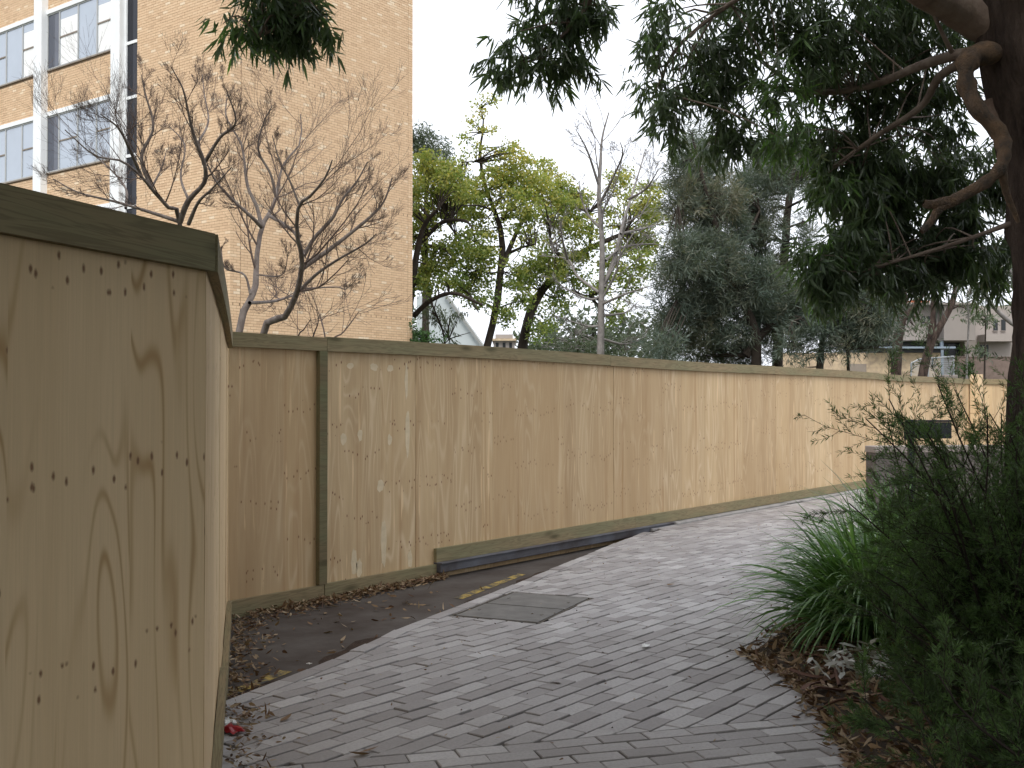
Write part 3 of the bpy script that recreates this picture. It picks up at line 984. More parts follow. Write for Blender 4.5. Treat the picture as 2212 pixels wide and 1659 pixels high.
# glazed slot between the last pilaster and the brick end block
b = MB(); b.box(FX + .004, FX + .011, Y1, PIL[0], -.13, ZT)
slot = bchild('slot_window', b.mesh('slot_glass', M['glass_dark']))
b = MB(); b.box(FX - .05, FX + .003, PIL[0] - .07, PIL[0] - .001, -.13, ZT)
link('frame', b.mesh('slot_frame', M['white']), slot)
for z in (2.6, 4.3, 6.25, 8.0, 9.69, 11.6, 13.41, 15.2, 17.1):
    b = MB(); b.box(FX - .03, FX + .0035, Y1 + .001, PIL[0] - .071, z - .05, z + .05)
    link('transom', b.mesh('slot_transom', M['white']), slot)

# ------------------------------------------------------------------ bare trees behind the hoarding
def tree_root(name, base, label, group=None):
    return empty(name, (base[0], base[1], -0.13), label, 'tree', group)
def tchild(root, name, me, st=False):
    o = link(name, me, root); o.location = -root.location
    if st: stuff(o)
    return o
def root_pts(P, gp):
    """carry a stem on down to the ground, bending upright"""
    h = P[0][2] + .13
    d = P[0] - P[1]; d = d / max(np.linalg.norm(d), 1e-6)
    lean = np.array([d[0], d[1], 0]) * min(h, 1.0) * .55
    return np.array([[P[0][0] + lean[0] * 1.15, P[0][1] + lean[1] * 1.15, -.13], [P[0][0] + lean[0], P[0][1] + lean[1], -.13 + h * .55]])
def traced(paths, zoom, D, spread):
    """limb outlines traced at one distance, each bent a little nearer or farther"""
    out = []
    for k, pts in enumerate(paths):
        dz = rng.normal(0, spread)
        P = []
        for i, (x, y) in enumerate(pts):
            vx, vy = zr(x, y, *zoom)
            P.append(at(vx, vy, D + dz * (i / (len(pts) - 1))))
        out.append(np.array(P))
    return out
def bare_tree(name, label, paths, radii, zoom, D, spread, barkm, twigm, ground_from, tw, seed, group=None, extra_leaves=None):
    global rng
    keep = rng; rng = np.random.default_rng(seed)
    limbs = traced(paths, zoom, D, spread)
    base = limbs[0][0]
    root = tree_root(name, base, label, group)
    g = Geo(); tw_g = Geo()
    lv = []
    for i, (P, (r0, r1)) in enumerate(zip(limbs, radii)):
        if i in ground_from:
            gp = ground_from[i]
            P = np.vstack([root_pts(P, gp), P])
        Pc, Rc = limb_tube(g, P, r0, r1, 22, 8, 0.04)
        lv.append((Pc, Rc, i in ground_from))
    tchild(root, 'trunk', g.mesh('trunk', barkm))
    A = np.stack([p[0] for p in lv]); R = np.stack([p[1] for p in lv])
    t0s = tw.get('t0', 0.45)
    P1, R1 = grow(A, R, tw['n'][0], tw['l'][0], 38, tw['up'], t0s, 6, .1, .42, tw['min'] * 1.6)
    V, q = tubes(P1, R1, 5); tw_g.add(V, q)
    Pp, Rp = P1, R1
    for lev in range(1, len(tw['n'])):
        P2, R2 = grow(Pp, Rp, tw['n'][lev], tw['l'][lev], 32, tw['up'] * .9, .2, 5 if lev < 2 else 4, .06, .62, tw['min'])
        V, q = tubes(P2, R2, 4 if lev < 2 else 3); tw_g.add(V, q)
        Pp, Rp = P2, R2
    if extra_leaves: extra_leaves(tw_g, Pp)
    tchild(root, 'crown', tw_g.mesh('twigs', twigm), True)
    rng = keep
    return root
Z5 = (2.2426, 520, 120); Z1 = (2.0109, 0, 0); Z2 = (2.37, 900, 200); Z3 = (2.23, 1600, 300)
pR = [[(200,1560),(250,1440),(285,1350),(290,1200),(320,1020),(370,930),(400,850),(420,740),(450,650),(540,540),(540,380)],
      [(340,1585),(440,1540),(500,1440),(530,1350),(550,1200),(520,1060),(530,900),(600,840),(680,740),(720,640)],
      [(320,1020),(290,900),(240,790),(220,640),(200,540),(120,400),(120,290)],
      [(320,1020),(270,970),(160,870),(60,760),(10,660)],
      [(560,1180),(620,1080),(720,970),(780,860),(860,760),(920,650)],
      [(555,1250),(700,1150),(830,1050),(960,940),(1020,860),(1060,740)],
      [(545,1370),(640,1280),(760,1200),(900,1120),(970,1060)],
      [(540,1370),(740,1360),(800,1370),(870,1300)],
      [(370,960),(440,1000),(510,1060),(560,1180)],
      [(250,1450),(390,1440),(490,1410)],
      [(255,1400),(220,1290),(110,1250),(90,1130)],
      [(400,850),(370,720),(300,580),(330,430),(380,330)],
      [(535,900),(480,760),(420,640),(380,500)],
      [(290,1290),(400,1300),(450,1270),(470,1160)]]
rRd = [(.07,.009),(.07,.009),(.035,.01),(.035,.01),(.038,.009),(.042,.009),(.03,.008),(.014,.005),(.03,.02),(.03,.022),(.022,.006),(.025,.008),(.02,.008),(.014,.005)]
bare_tree('bare_tree', 'leafless many-stemmed tree in front of the blank brick wall, near the batten of the hoarding', pR, rRd, Z5, 17.5, 1.2,
          M['bark_grey'], M['twig'], {0: (.1, .2), 1: (-.1, -.1)}, dict(n=[9, 7, 5, 3], l=[.2, .6, .6, .7], up=.22, t0=.36, min=.0017), 3)
pL = [[(915,1130),(860,1060),(770,960),(720,900),(620,820),(480,790),(330,660)],
      [(915,1130),(960,1020),(1040,930),(1040,830),(990,700),(960,580),(930,450),(870,340)],
      [(960,1140),(1010,1030),(1080,960),(1180,850)],
      [(770,960),(720,800),(780,650),(740,480),(720,380)],
      [(720,900),(660,760),(600,650),(510,580)],
      [(912,1128),(780,1085),(600,1030),(400,980),(270,910)],
      [(1040,830),(1120,700),(1200,620),(1150,450)],
      [(960,1020),(920,900),(940,740),(860,640)],
      [(640,1060),(640,960),(560,860),(440,760)],
      [(1000,740),(1060,620),(1040,480),(1030,380)],
      [(770,960),(820,860),(850,760)]]
rLd = [(.038,.006),(.042,.006),(.028,.006),(.03,.006),(.025,.006),(.028,.006),(.03,.006),(.02,.006),(.02,.006),(.018,.005),(.018,.005)]
bare_tree('bare_tree', 'leafless tree in front of the white pilasters, rising over the pale hoarding corner', pL, rLd, Z1, 15.0, 1.0,
          M['bark_grey'], M['twig'], {0: (.1, .1)}, dict(n=[9, 7, 5, 3], l=[.21, .6, .6, .7], up=.22, t0=.3, min=.0015), 8)
pS = [[(600,1700),(640,1560),(630,1490)],[(700,1700),(780,1620),(850,1530),(870,1500)],[(520,1680),(560,1600),(600,1540)],[(680,1660),(660,1560),(680,1530)]]
bare_tree('bare_shrub', 'low leafless shrub poking just above the rail in front of the brick wall', pS, [(.02,.005)] * 4, Z5, 16.5, .6,
          M['twig'], M['twig'], {0: (0, .1), 1: (.2, 0), 2: (-.1, 0), 3: (.1, 0)}, dict(n=[5, 4, 3], l=[.3, .5, .5], up=.1, t0=.5, min=.0025), 9)
pW = [[(1470,1650),(1475,1300),(1480,1000),(1460,700),(1470,500),(1480,350),(1520,200)],
      [(1490,1250),(1560,1050),(1600,880),(1650,720),(1700,560),(1740,420)],
      [(1500,1090),(1600,1010),(1760,990),(1850,1000)],[(1590,930),(1750,890),(1850,860)],
      [(1460,1280),(1330,1180),(1270,1080),(1100,1060)],[(1480,1350),(1620,1290),(1790,1235)],
      [(1460,640),(1390,430),(1320,300)],[(1460,760),(1540,600),(1600,460),(1590,380)],[(1475,1300),(1400,1320),(1250,1250),(1180,1180)],
      [(1480,1420),(1620,1400),(1700,1330)],[(1475,1480),(1380,1480),(1200,1420)],[(1480,1560),(1620,1590),(1750,1540)],[(1640,720),(1740,660),(1820,540)],
      [(1475,900),(1400,820),(1350,700),(1340,600)], [(1270,1080),(1240,960),(1230,860)]]
rWd = [(.16,.02),(.075,.015)] + [(.05,.012)] * 13
bare_tree('bare_tree', 'pale grey leafless tree with spreading twigs between the yellow trees and dark she-oak', pW, rWd, Z2, 37.0, 2.5,
          M['bark_pale'], M['bark_pale'], {0: (0, 0)}, dict(n=[8, 6, 4], l=[.3, .45, .5], up=.07, t0=.3, min=.0055), 12)

# ------------------------------------------------------------------ leafy trees
def leaf_tree(name, label, paths, radii, zoom, D, spread, barkm, ground_from, blobs, leafm, per, L, W, seed, clump=.4, nl=26, tintf=None, group=None, kind='diamond', droop=0.0, flat=.6):
    """blobs: (zoom x, zoom y, zoom radius[, density]); clumps of leaves spread through each"""
    global rng
    keep = rng; rng = np.random.default_rng(seed)
    limbs = traced(paths, zoom, D, spread)
    base = limbs[0][0]
    root = tree_root(name, base, label, group)
    g = Geo(); lg = Geo(); allp = []
    for i, (P, (r0, r1)) in enumerate(zip(limbs, radii)):
        if i in ground_from:
            gp = ground_from[i]; P = np.vstack([root_pts(P, gp), P])
        Pc, Rc = limb_tube(g, P, r0, r1, 16, 8, .05)
        allp.append(Pc)
    allp = np.concatenate(allp)
    mpp = D / 2812 / zoom[0]
    for bl in blobs:
        x, y, r = bl[:3]; dens = bl[3] if len(bl) > 3 else 1.0
        vx, vy = zr(x, y, *zoom)
        rad = r * mpp
        depth = D + rng.normal(0, spread * .6)
        c = at(vx, vy, depth)
        n = max(3, int(per * dens * (rad ** 2)))
        cp = c + in_ball(n, .45) * rad * np.array([1.15, 1.15, 1.0])
        # feeding twigs
        nt = min(n, 7)
        near_i = np.argmin(((allp[:, None, :] - cp[None, :nt]) ** 2).sum(2), axis=0)
        st = allp[near_i]; mid = (st + cp[:nt]) / 2 + rng.normal(0, rad * .12, (nt, 3)) + Z_ * rad * .1
        P = np.stack([st, mid, cp[:nt]], 1)
        tt = np.linspace(0, 1, 6)
        P = np.stack([catmull(p, 6) for p in P])
        V, q = tubes(P, np.linspace(.035, .008, 6)[None].repeat(nt, 0), 4); g.add(V, q)
        m = n * nl
        ci = np.repeat(np.arange(n), nl)
        off = in_ball(m, .5) * clump * np.array([1, 1, flat])
        pts = cp[ci] + off
        t = np.clip(rng.random(m) * .55 + rng.random(n)[ci] * .45, 0, 1)
        if tintf is not None: t = tintf(t, pts, c, n, ci)
        dr = unit(rng.standard_normal((m, 3)) + np.array([0, 0, -droop]))
        sd_ = rng.standard_normal((m, 3))
        ll = L * (.7 + .6 * rng.random(m)); ww = W * (.7 + .6 * rng.random(m))
        if kind == 'diamond': diamond_geo(lg, pts, dr, sd_, ll, ww, t)
        else: leaf_geo(lg, pts, dr, sd_, ll, ww, .12, t)
    tchild(root, 'trunk', g.mesh('trunk', barkm))
    tchild(root, 'crown', lg.mesh('foliage', leafm), True)
    rng = keep
    return root
DY = 47.0
def autumn_tint(t, pts, c, n, ci):
    h = np.clip((pts[:, 2] - 4.5) / 8.0, 0, 1)
    return np.clip(t * .85 + h * .36 - .12, 0, 1)
leaf_tree('autumn_tree', 'yellow-green autumn tree with forked dark trunk and a thin leader poking above its crown',
    [[(790,1600),(840,1400),(870,1150),(880,950),(830,780),(770,620),(745,420),(770,280),(750,180)],
     [(875,1130),(940,980),(1000,850),(1060,780)],[(830,790),(740,760),(640,760)],[(870,850),(900,800),(960,740)],[(850,1380),(920,1350),(1000,1330)],
     [(930,1040),(1000,1010),(1080,990)],[(745,500),(700,495),(640,500)],[(880,1000),(760,1010),(690,960)],[(870,1160),(780,1160),(700,1120)]],
    [(.22,.02),(.13,.05),(.06,.02),(.05,.02),(.05,.02),(.07,.03),(.03,.015),(.04,.015),(.04,.015)], Z2, DY, 1.4, M['bark_dark'], {0: (0, 0)},
    [(900,460,80,.8),(960,400,50,.7),(960,540,110),(860,600,110),(1010,640,100),(700,690,110),(640,800,100),(880,720,100,.7),(980,760,110),(760,900,110,.9),(700,1010,120,.9),(820,1080,90,.6),(1010,930,90,.6),
     (720,1180,110,.9),(640,1240,90,.8),(740,1320,90,.7),(940,1210,90,.7),(1000,1320,80,.8),(900,1420,80,.8),(760,180,50,.25),(820,150,45,.2),(690,280,55,.35),(660,350,40,.35),(780,330,50,.2),(740,420,45,.4),(1080,820,90,.8)],
    M['autumn'], 62.0, .125, .10, 21, .42, 30, autumn_tint)
leaf_tree('autumn_tree', 'yellow-green autumn tree half hidden by the brick building corner',
    [[(300,1600),(330,1300),(380,980),(430,850),(490,790)],[(350,1420),(450,1330),(590,1285),(760,1355)],[(400,970),(520,860),(650,850),(700,890)],[(395,985),(480,1010),(540,1020)],[(550,860),(600,930),(620,970)],[(690,1300),(720,1370),(740,1400)]],
    [(.24,.07),(.12,.05),(.11,.03),(.09,.04),(.05,.03),(.05,.02)], Z2, DY - 1.5, 1.4, M['bark_dark'], {0: (0, 0)},
    [(430,560,120),(400,470,60,.6),(560,560,100),(600,640,110,.9),(400,700,120),(520,740,100),(640,720,90,.8),(420,860,100),(330,950,100),(480,1050,110,.9),(560,1130,100,.8),(420,1160,100),(400,1250,80,.8),(560,1230,80,.7),(620,1050,90,.7),(300,700,110),(640,470,45,.5)],
    M['autumn'], 62.0, .125, .10, 22, .42, 30, autumn_tint)
leaf_tree('autumn_tree', 'yellow-green autumn tree with a dark leaning trunk beside the pale leafless tree',
    [[(1000,1610),(1060,1370),(1150,1230),(1270,1090),(1460,990),(1600,930)],[(1120,1280),(1180,1310),(1240,1300)],[(1300,1260),(1350,1290),(1400,1300)],[(1260,1100),(1180,1000),(1160,880),(1140,760)],[(1400,1020),(1420,900),(1400,800)],[(1600,930),(1650,860),(1640,760)]],
    [(.28,.1),(.05,.02),(.06,.02),(.1,.02),(.07,.02),(.06,.02)], Z2, DY + 2, 1.6, M['bark_dark'], {0: (0, 0)},
    [(1150,550,70),(1130,660,100),(1220,640,80),(1270,730,100),(1180,780,100,.8),(1340,760,90,.8),(1330,880,90,.8),(1230,900,100,.7),(1130,1010,90,.7),(1090,1140,110),(1180,1130,90),(1250,1210,100),(1320,1080,110,.8),(1390,950,90,.6),
     (1000,1190,80),(1150,1400,100,.6),(1240,1330,80,.5),(1400,1250,90,.5),(1580,590,80,.7),(1640,680,90,.6),(1760,700,90,.9),(1700,800,100,.8),(1560,830,90,.6),(1780,820,90,.9),(1650,960,100,.8),(1540,1080,110,.7),(1680,1120,110,.8),(1750,970,90),(1500,1240,90,.5),(1620,1250,100,.6),(1120,1520,80,.6),(1560,1400,100,.4)],
    M['autumn'], 62.0, .125, .10, 23, .42, 30, autumn_tint)
# grey-green gum dome behind the yellow trees
leaf_tree('gum_tree', 'rounded grey-green gum crown showing behind the yellow trees at the building edge',
    [[(420,1300),(420,900),(430,500)]], [(.3,.1)], Z2, 64, 1.5, M['bark_dark'], {0: (0, 0)},
    [(390,320,80),(440,390,90),(490,430,70),(400,450,80),(540,440,45,.8),(350,380,80),(560,520,70,.7),(650,560,70,.5)],
    M['euc_far'], 40, .26, .06, 24, .5, 26, None, None, 'diamond', .8)
leaf_tree('evergreen_shrub', 'bright green rounded shrub at the foot of the brick building corner',
    [[(420,1640),(420,1560)]], [(.06,.03)], Z2, 40, .5, M['bark_dark'], {0: (0, 0)},
    [(400,1530,60,1.5),(450,1560,55,1.5),(360,1510,50,1.5),(490,1590,40,1.5),(380,1600,70,1.5)], M['evergreen'], 26, .12, .06, 25, .25, 34)
leaf_tree('gum_tree', 'drooping grey-leaved gum in front of the pale gabled roof',
    [[(540,1640),(520,1500),(470,1380)],[(560,1560),(620,1540),(690,1520)]], [(.07,.03),(.03,.01)], Z2, 52, 1.0, M['bark_dark'], {0: (0, 0)},
    [(470,1380,60,.7),(520,1430,60,.7),(560,1500,50,.5),(420,1420,60,.7),(600,1400,40,.4),(440,1230,70,.5),(560,1570,40,.6)], M['euc_far'], 34, .3, .05, 26, .4, 22, None, None, 'diamond', 1.6)
# scrubby grey thicket at the foot of the pale tree
leaf_tree('thicket', 'grey twiggy thicket at the foot of the pale leafless tree',
    [[(1300,1660),(1280,1500),(1240,1400)],[(1300,1620),(1360,1500),(1400,1430)],[(1620,1650),(1640,1500),(1700,1420)]], [(.05,.01)] * 3, Z2, 58, 2.0, M['bark_pale'], {0: (0, 0), 2: (0, 0)},
    [(1230,1500,100,.5),(1320,1450,90,.4),(1180,1580,80,.5),(1360,1580,90,.5),(1580,1520,110,.5),(1700,1450,110,.5),(1600,1620,80,.6),(1780,1580,110,.6),(1080,1590,60,.5),(1440,1610,80,.5),(1250,1620,80,.7)], M['euc_far'], 34, .24, .06, 27, .5, 24)

# ------------------------------------------------------------------ she-oaks: fine drooping needle tufts
def she_oak(name, label, paths, radii, D, spread, blobs, seed, ground_from, per=62.0):
    global rng
    keep = rng; rng = np.random.default_rng(seed)
    limbs = traced(paths, Z3, D, spread)
    base = limbs[0][0]
    root = tree_root(name, base, label)
    g = Geo(); lg = Geo(); allp = []
    for i, (P, (r0, r1)) in enumerate(zip(limbs, radii)):
        if i in ground_from:
            gp = ground_from[i]; P = np.vstack([root_pts(P, gp), P])
        Pc, Rc = limb_tube(g, P, r0, r1, 16, 8, .04); allp.append(Pc)
    allp = np.concatenate(allp)
    mpp = D / 2812 / Z3[0]
    for bl in blobs:
        x, y, r = bl[:3]; dens = bl[3] if len(bl) > 3 else 1.0
        c = at(*zr(x, y, *Z3), D + rng.normal(0, spread))
        rad = r * mpp
        n = max(4, int(per * dens * rad ** 2 * 3))
        cp = c + in_ball(n, .42) * rad
        nt = min(n, 9)
        ni = np.argmin(((allp[:, None, :] - cp[None, :nt]) ** 2).sum(2), axis=0)
        st = allp[ni]; mid = (st + cp[:nt]) / 2 + Z_ * rad * .08 + rng.normal(0, rad * .1, (nt, 3))
        P = np.stack([catmull(p, 6) for p in np.stack([st, mid, cp[:nt]], 1)])
        V, q = tubes(P, np.linspace(.03, .006, 6)[None].repeat(nt, 0), 4); g.add(V, q)
        nl = 46; m = n * nl; ci = np.repeat(np.arange(n), nl)
        ax = unit(rng.standard_normal((n, 3)) * .7 + unit(cp - c) * .7 + Z_ * .35)[ci]
        dr = unit(ax * .9 + rng.standard_normal((m, 3)) * .65 + np.array([0, 0, -.15]))
        pts = cp[ci] + ax * rng.random((m, 1)) * .3 + rng.normal(0, .1, (m, 3))
        L = .24 * (.5 + rng.random(m)); W = .021 * (.6 + .8 * rng.random(m))
        t = np.clip(rng.random(n)[ci] * .55 + rng.random(m) * .3 + rng.normal(0, .12), 0, 1)
        sdv = rng.standard_normal((m, 3))
        diamond_geo(lg, pts, dr, sdv, L, W, t)
    tchild(root, 'trunk', g.mesh('trunk', M['bark_dark']))
    tchild(root, 'crown', lg.mesh('foliage', M['casuarina']), True)
    rng = keep
she_oak('she_oak', 'tall dark grey-green she-oak with feathery drooping foliage behind the hoarding',
    [[(700,1380),(690,1180),(560,900),(470,600),(400,350),(340,100)],[(640,1340),(750,1200),(880,1130),(1000,1080)],[(690,1180),(450,1050),(300,950)],[(520,800),(650,650),(720,520)],[(430,450),(330,480),(260,480)]],
    [(.22,.03),(.14,.05),(.08,.03),(.07,.03),(.05,.02)], 34, 1.3,
    [(330,80,45,.7),(330,170,80),(390,270,110),(290,330,90),(420,410,130),(300,470,110),(520,470,110),(640,430,110),(330,620,120),(500,620,140),(640,600,110),(290,780,120),(440,790,150),(620,780,140),(230,920,100,.9),(380,960,150),(560,960,150),(720,930,120),(220,1080,100),(360,1130,140),(540,1140,140),(250,1230,110),(400,1290,120),(560,1300,110),(170,1290,80,.7),(220,1340,80),(720,1080,100),(780,850,110,.8),(640,1350,80,.8),(760,1300,70,.7),(740,1200,80,.7)], 41, {0: (0, 0)})
she_oak('she_oak', 'brownish grey-green she-oak with a bare upper trunk, among the hanging gum leaves',
    [[(820,1390),(830,1180),(860,800),(880,500),(910,380)],[(880,500),(960,460),(1030,420)],[(870,620),(950,590),(1040,570)],[(850,700),(800,680),(740,720)],[(905,400),(960,340),(990,300)]],
    [(.2,.1),(.05,.015),(.045,.015),(.06,.02),(.05,.02)], 36, 1.0,
    [(820,180,90,.9),(900,250,100),(760,290,100,.9),(960,230,90),(1000,320,80,.9),(840,330,90,.9),(1060,200,60,.6),(700,350,80,.8),(760,440,80,.7),(1020,420,50,.5),(700,560,90,.7),(760,650,80,.8),(780,560,60,.5),(980,560,30,.4),(1020,640,50,.5),(960,720,60,.7),(820,960,120),(900,1050,120),(760,1050,100)], 42, {0: (0, 0)})
she_oak('she_oak', 'low dark she-oak with twin trunks in front of the yellow stone wall',
    [[(1060,1400),(1075,1250),(1085,1100),(1100,950)],[(1075,1220),(1200,1150),(1320,1120)],[(1080,1150),(980,1120),(900,1150)],[(1220,1400),(1210,1300),(1150,1150)]],
    [(.14,.05),(.05,.02),(.05,.02),(.06,.03)], 33, .8,
    [(900,1130,100),(1000,1080,120),(1120,1050,110),(1230,1080,120),(1330,1110,110),(1400,1070,70),(1410,1170,70),(1050,1190,110),(1180,1200,110),(1320,1220,90,.9),(1400,1280,50,.6),(920,1220,80,.8),(1060,1290,60,.5),(1180,960,100),(1320,1010,80),(1220,1300,50,.5),(900,1310,60,.6),(960,1360,50,.5)], 43, {0: (0, 0), 3: (0, 0)})

# background gums right
leaf_tree('gum_tree', 'forked brown-trunked gum standing before the beige building',
    [[(1490,1430),(1500,1250),(1530,1100),(1530,980),(1500,850)],[(1525,1140),(1600,1050),(1640,1000),(1700,900)]], [(.26,.1),(.12,.04)], Z3, 42, 1.0, M['bark_gum'], {0: (0, 0)},
    [(1500,840,60,.5),(1620,900,60,.5),(1450,900,50,.5),(1620,1120,30,.4),(1590,1180,30,.4),(1700,850,70,.5),(1580,800,70,.6)], M['euc_far'], 34, .2, .04, 28, .4, 24, None, None, 'diamond', 1.2)
leaf_tree('gum_tree', 'slanting pale-trunked gum standing before the blue-grey awning',
    [[(1640,1450),(1680,1290),(1740,1170),(1800,1060),(1830,950),(1850,850)],[(1685,1270),(1700,1130),(1700,1000),(1690,900)],[(1780,1090),(1840,1060),(1880,1070)]], [(.2,.08),(.14,.06),(.04,.015)], Z3, 40, 1.0, M['bark_gum'], {0: (0, 0)},
    [(1850,840,70,.5),(1760,820,70,.6),(1950,900,60,.4),(1680,1230,35,.4),(1660,1160,30,.4),(1880,1070,30,.4),(1900,780,80,.6)], M['euc_far'], 34, .2, .04, 29, .4, 24, None, None, 'diamond', 1.2)
leaf_tree('gum_tree', 'sprawling pale gum limbs with sparse grey leaves above the small paired windows',
    [[(2330,1300),(2290,1000),(2190,920),(2100,850),(2000,830)],[(2200,925),(2100,920),(2000,870)],[(2330,1250),(2150,1160),(2030,1050),(1980,960),(1900,900)],[(1890,1350),(1900,1150),(1890,1000)]], [(.26,.06),(.08,.03),(.1,.03),(.05,.02)], Z3, 36, 1.2, M['bark_pale'], {0: (0, 0), 3: (0, 0)},
    [(2100,760,90,.7),(2000,760,90,.6),(2180,820,80,.7),(1950,830,80,.5),(2060,900,60,.4),(2150,980,50,.4),(1960,1010,50,.4),(1940,1090,60,.6),(2000,1020,50,.3),(1900,960,60,.4),(2200,700,90,.7),(2180,1060,40,.3)], M['euc_far'], 34, .2, .045, 30, .4, 24, None, None, 'diamond', .8)
leaf_tree('gum_tree', 'young green sapling with loose leaves in front of the beige wall',
    [[(1990,1400),(1995,1200),(1990,1080)]], [(.05,.02)], Z3, 44, .5, M['bark_dark'], {0: (0, 0)},
    [(1990,1110,50,.9),(1960,1140,35,.8),(2020,1140,35,.8),(1960,1300,35,.6),(2010,1330,40,.6)], M['euc_far'], 40, .2, .05, 31, .3, 24)
leaf_tree('evergreen_shrub', 'small round green shrub beside the wire gate beyond the hoarding',
    [[(1890,1440),(1890,1400)]], [(.04,.02)], Z3, 40, .3, M['bark_dark'], {0: (0, 0)},
    [(1890,1400,40,1.6),(1880,1430,40,1.6),(1910,1440,35,1.5)], M['evergreen'], 30, .12, .05, 32, .2, 30)
leaf_tree('evergreen_shrub', 'pale leafy shrub growing behind the wire gate beyond the hoarding',
    [[(1815,1450),(1815,1400)]], [(.04,.02)], Z3, 46, .3, M['bark_dark'], {0: (0, 0)},
    [(1810,1380,35,1.3),(1800,1420,40,1.3),(1830,1430,30,1.3)], M['euc_far'], 30, .12, .05, 33, .2, 26)
# wall of distant trees closing the horizon
for i, (x, r, D, lab) in enumerate([(980, 190, 95, 'dark distant tree mass seen low between the autumn trunks'), (1500, 190, 100, 'dark distant tree mass low behind the pale leafless tree'), (2350, 260, 110, 'distant tree mass behind the she-oaks'), (2950, 230, 115, 'distant tree mass behind the beige building')]):
    vx = x / 1.1718
    zoom = (1.0, 0, 0)
    leaf_tree('distant_tree', lab, [[(x, 900), (x, 820)]], [(.3, .1)], zoom, D, 3, M['bark_dark'], {0: (0, 0)},
        [(x + dx * r, 850 + dy * 60, r * .42, .5) for dx, dy in ((-.6, .2), (-.2, -.2), (.2, 0), (.6, .1), (0, .6), (-.4, .7), (.45, .6))], M['euc_far'], 4.0, .7, .3, 50 + i, 1.1, 24)
# ------------------------------------------------------------------ far buildings
def place_far(px, D):
    p = at(px, 870, D); return p
def far_box(root, name, x0, x1, y0, y1, D, depth, mat, base=None):
    """block whose front spans view positions x0..x1, y0..y1 at distance D; front faces back along the view"""
    lx0 = (x0 - 1106) / 2400 * D; lx1 = (x1 - 1106) / 2400 * D
    z1 = 1.6 + (870 - y0) / 2400 * D; z0 = 1.6 + (870 - y1) / 2400 * D
    if base is not None: z0 = base
    V = []
    for dd_ in (0, depth):
        for lx, z in ((lx0, z0), (lx1, z0), (lx1, z1), (lx0, z1)):
            q = EYE + g_ * (D + dd_) + R_ * lx; V.append((q[0], q[1], z))
    b = MB(); b.add(V, [(3, 2, 1, 0), (4, 5, 6, 7), (0, 1, 5, 4), (1, 2, 6, 5), (2, 3, 7, 6), (3, 0, 4, 7)])
    o = link(name, b.mesh(name, mat), root)
    r = root
    off = Vector((0, 0, 0))
    while r is not None: off += r.location; r = r.parent
    o.location = -off
    return o
DB = 62.0
p = at(2000, 870, DB)
fb = empty('beige_building', (p[0], p[1], -.13), 'beige rendered two-storey building with dark undercroft behind the gums', 'building')
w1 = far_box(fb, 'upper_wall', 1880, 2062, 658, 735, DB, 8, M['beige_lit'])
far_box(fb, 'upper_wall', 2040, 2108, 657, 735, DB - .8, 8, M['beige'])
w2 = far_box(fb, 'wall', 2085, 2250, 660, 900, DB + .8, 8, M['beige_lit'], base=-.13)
far_box(fb, 'parapet', 2130, 2205, 722, 737, DB - .4, 1.1, M['beige_lit'])
far_box(fb, 'eaves', 1870, 2120, 653, 657.5, DB - 1.0, 8, M['beige'])
far_box(fb, 'roof', 1905, 2010, 649, 653, DB + 1, 6, M['redroof'])
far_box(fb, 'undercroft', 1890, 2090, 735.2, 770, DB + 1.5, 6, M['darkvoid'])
far_box(fb, 'wall', 1890, 2086, 768, 900, DB + 1.4, 6, M['beige'], base=-.13)
far_box(fb, 'awning', 1880, 2065, 748.5, 752.5, DB - 2.6, 3.2, M['bluegrey'])
far_box(fb, 'column', 2033, 2039, 736, 810, DB - .5, .15, M['bluegrey'], base=-.13)
st_ = far_box(fb, 'stone_wall', 1690, 2032, 762, 900, DB - 1.8, .5, M['stone'], base=-.13)
far_box(fb, 'fascia', 1940, 2032, 753.5, 761.5, DB - 1.9, .3, M['darkvoid'])
far_box(fb, 'slit_window', 2013, 2017, 772, 792, DB - 1.85, .04, M['darkvoid'])
far_box(fb, 'dark_panel', 1832, 1872, 786, 808, DB - 2.0, .15, M['sill'])
for x in (1996, 2009):
    w_ = far_box(fb, 'window', x - 3.5, x + 3.5, 683, 698, DB - .05, .04, M['darkvoid'])
    far_box(w_, 'sill', x - 4.2, x + 4.2, 698.1, 699.2, DB - .09, .1, M['beige_lit'])
for x in (2152, 2169):
    w_ = far_box(fb, 'window', x - 4.5, x + 4.5, 690, 714, DB + .75, .04, M['darkvoid'])
    far_box(w_, 'sill', x - 5.2, x + 5.2, 714.1, 715.5, DB + .70, .1, M['beige_lit'])
far_box(fb, 'window', 2118, 2136, 745, 778, DB + .75, .04, M['darkvoid'])
far_box(fb, 'window', 2048, 2062, 744, 760, DB + 1.44, .05, M['glass_dark'])
cw = far_box(fb, 'lamp', 2021, 2027, 742.5, 745.5, DB + 1.2, .2, M['paper'])
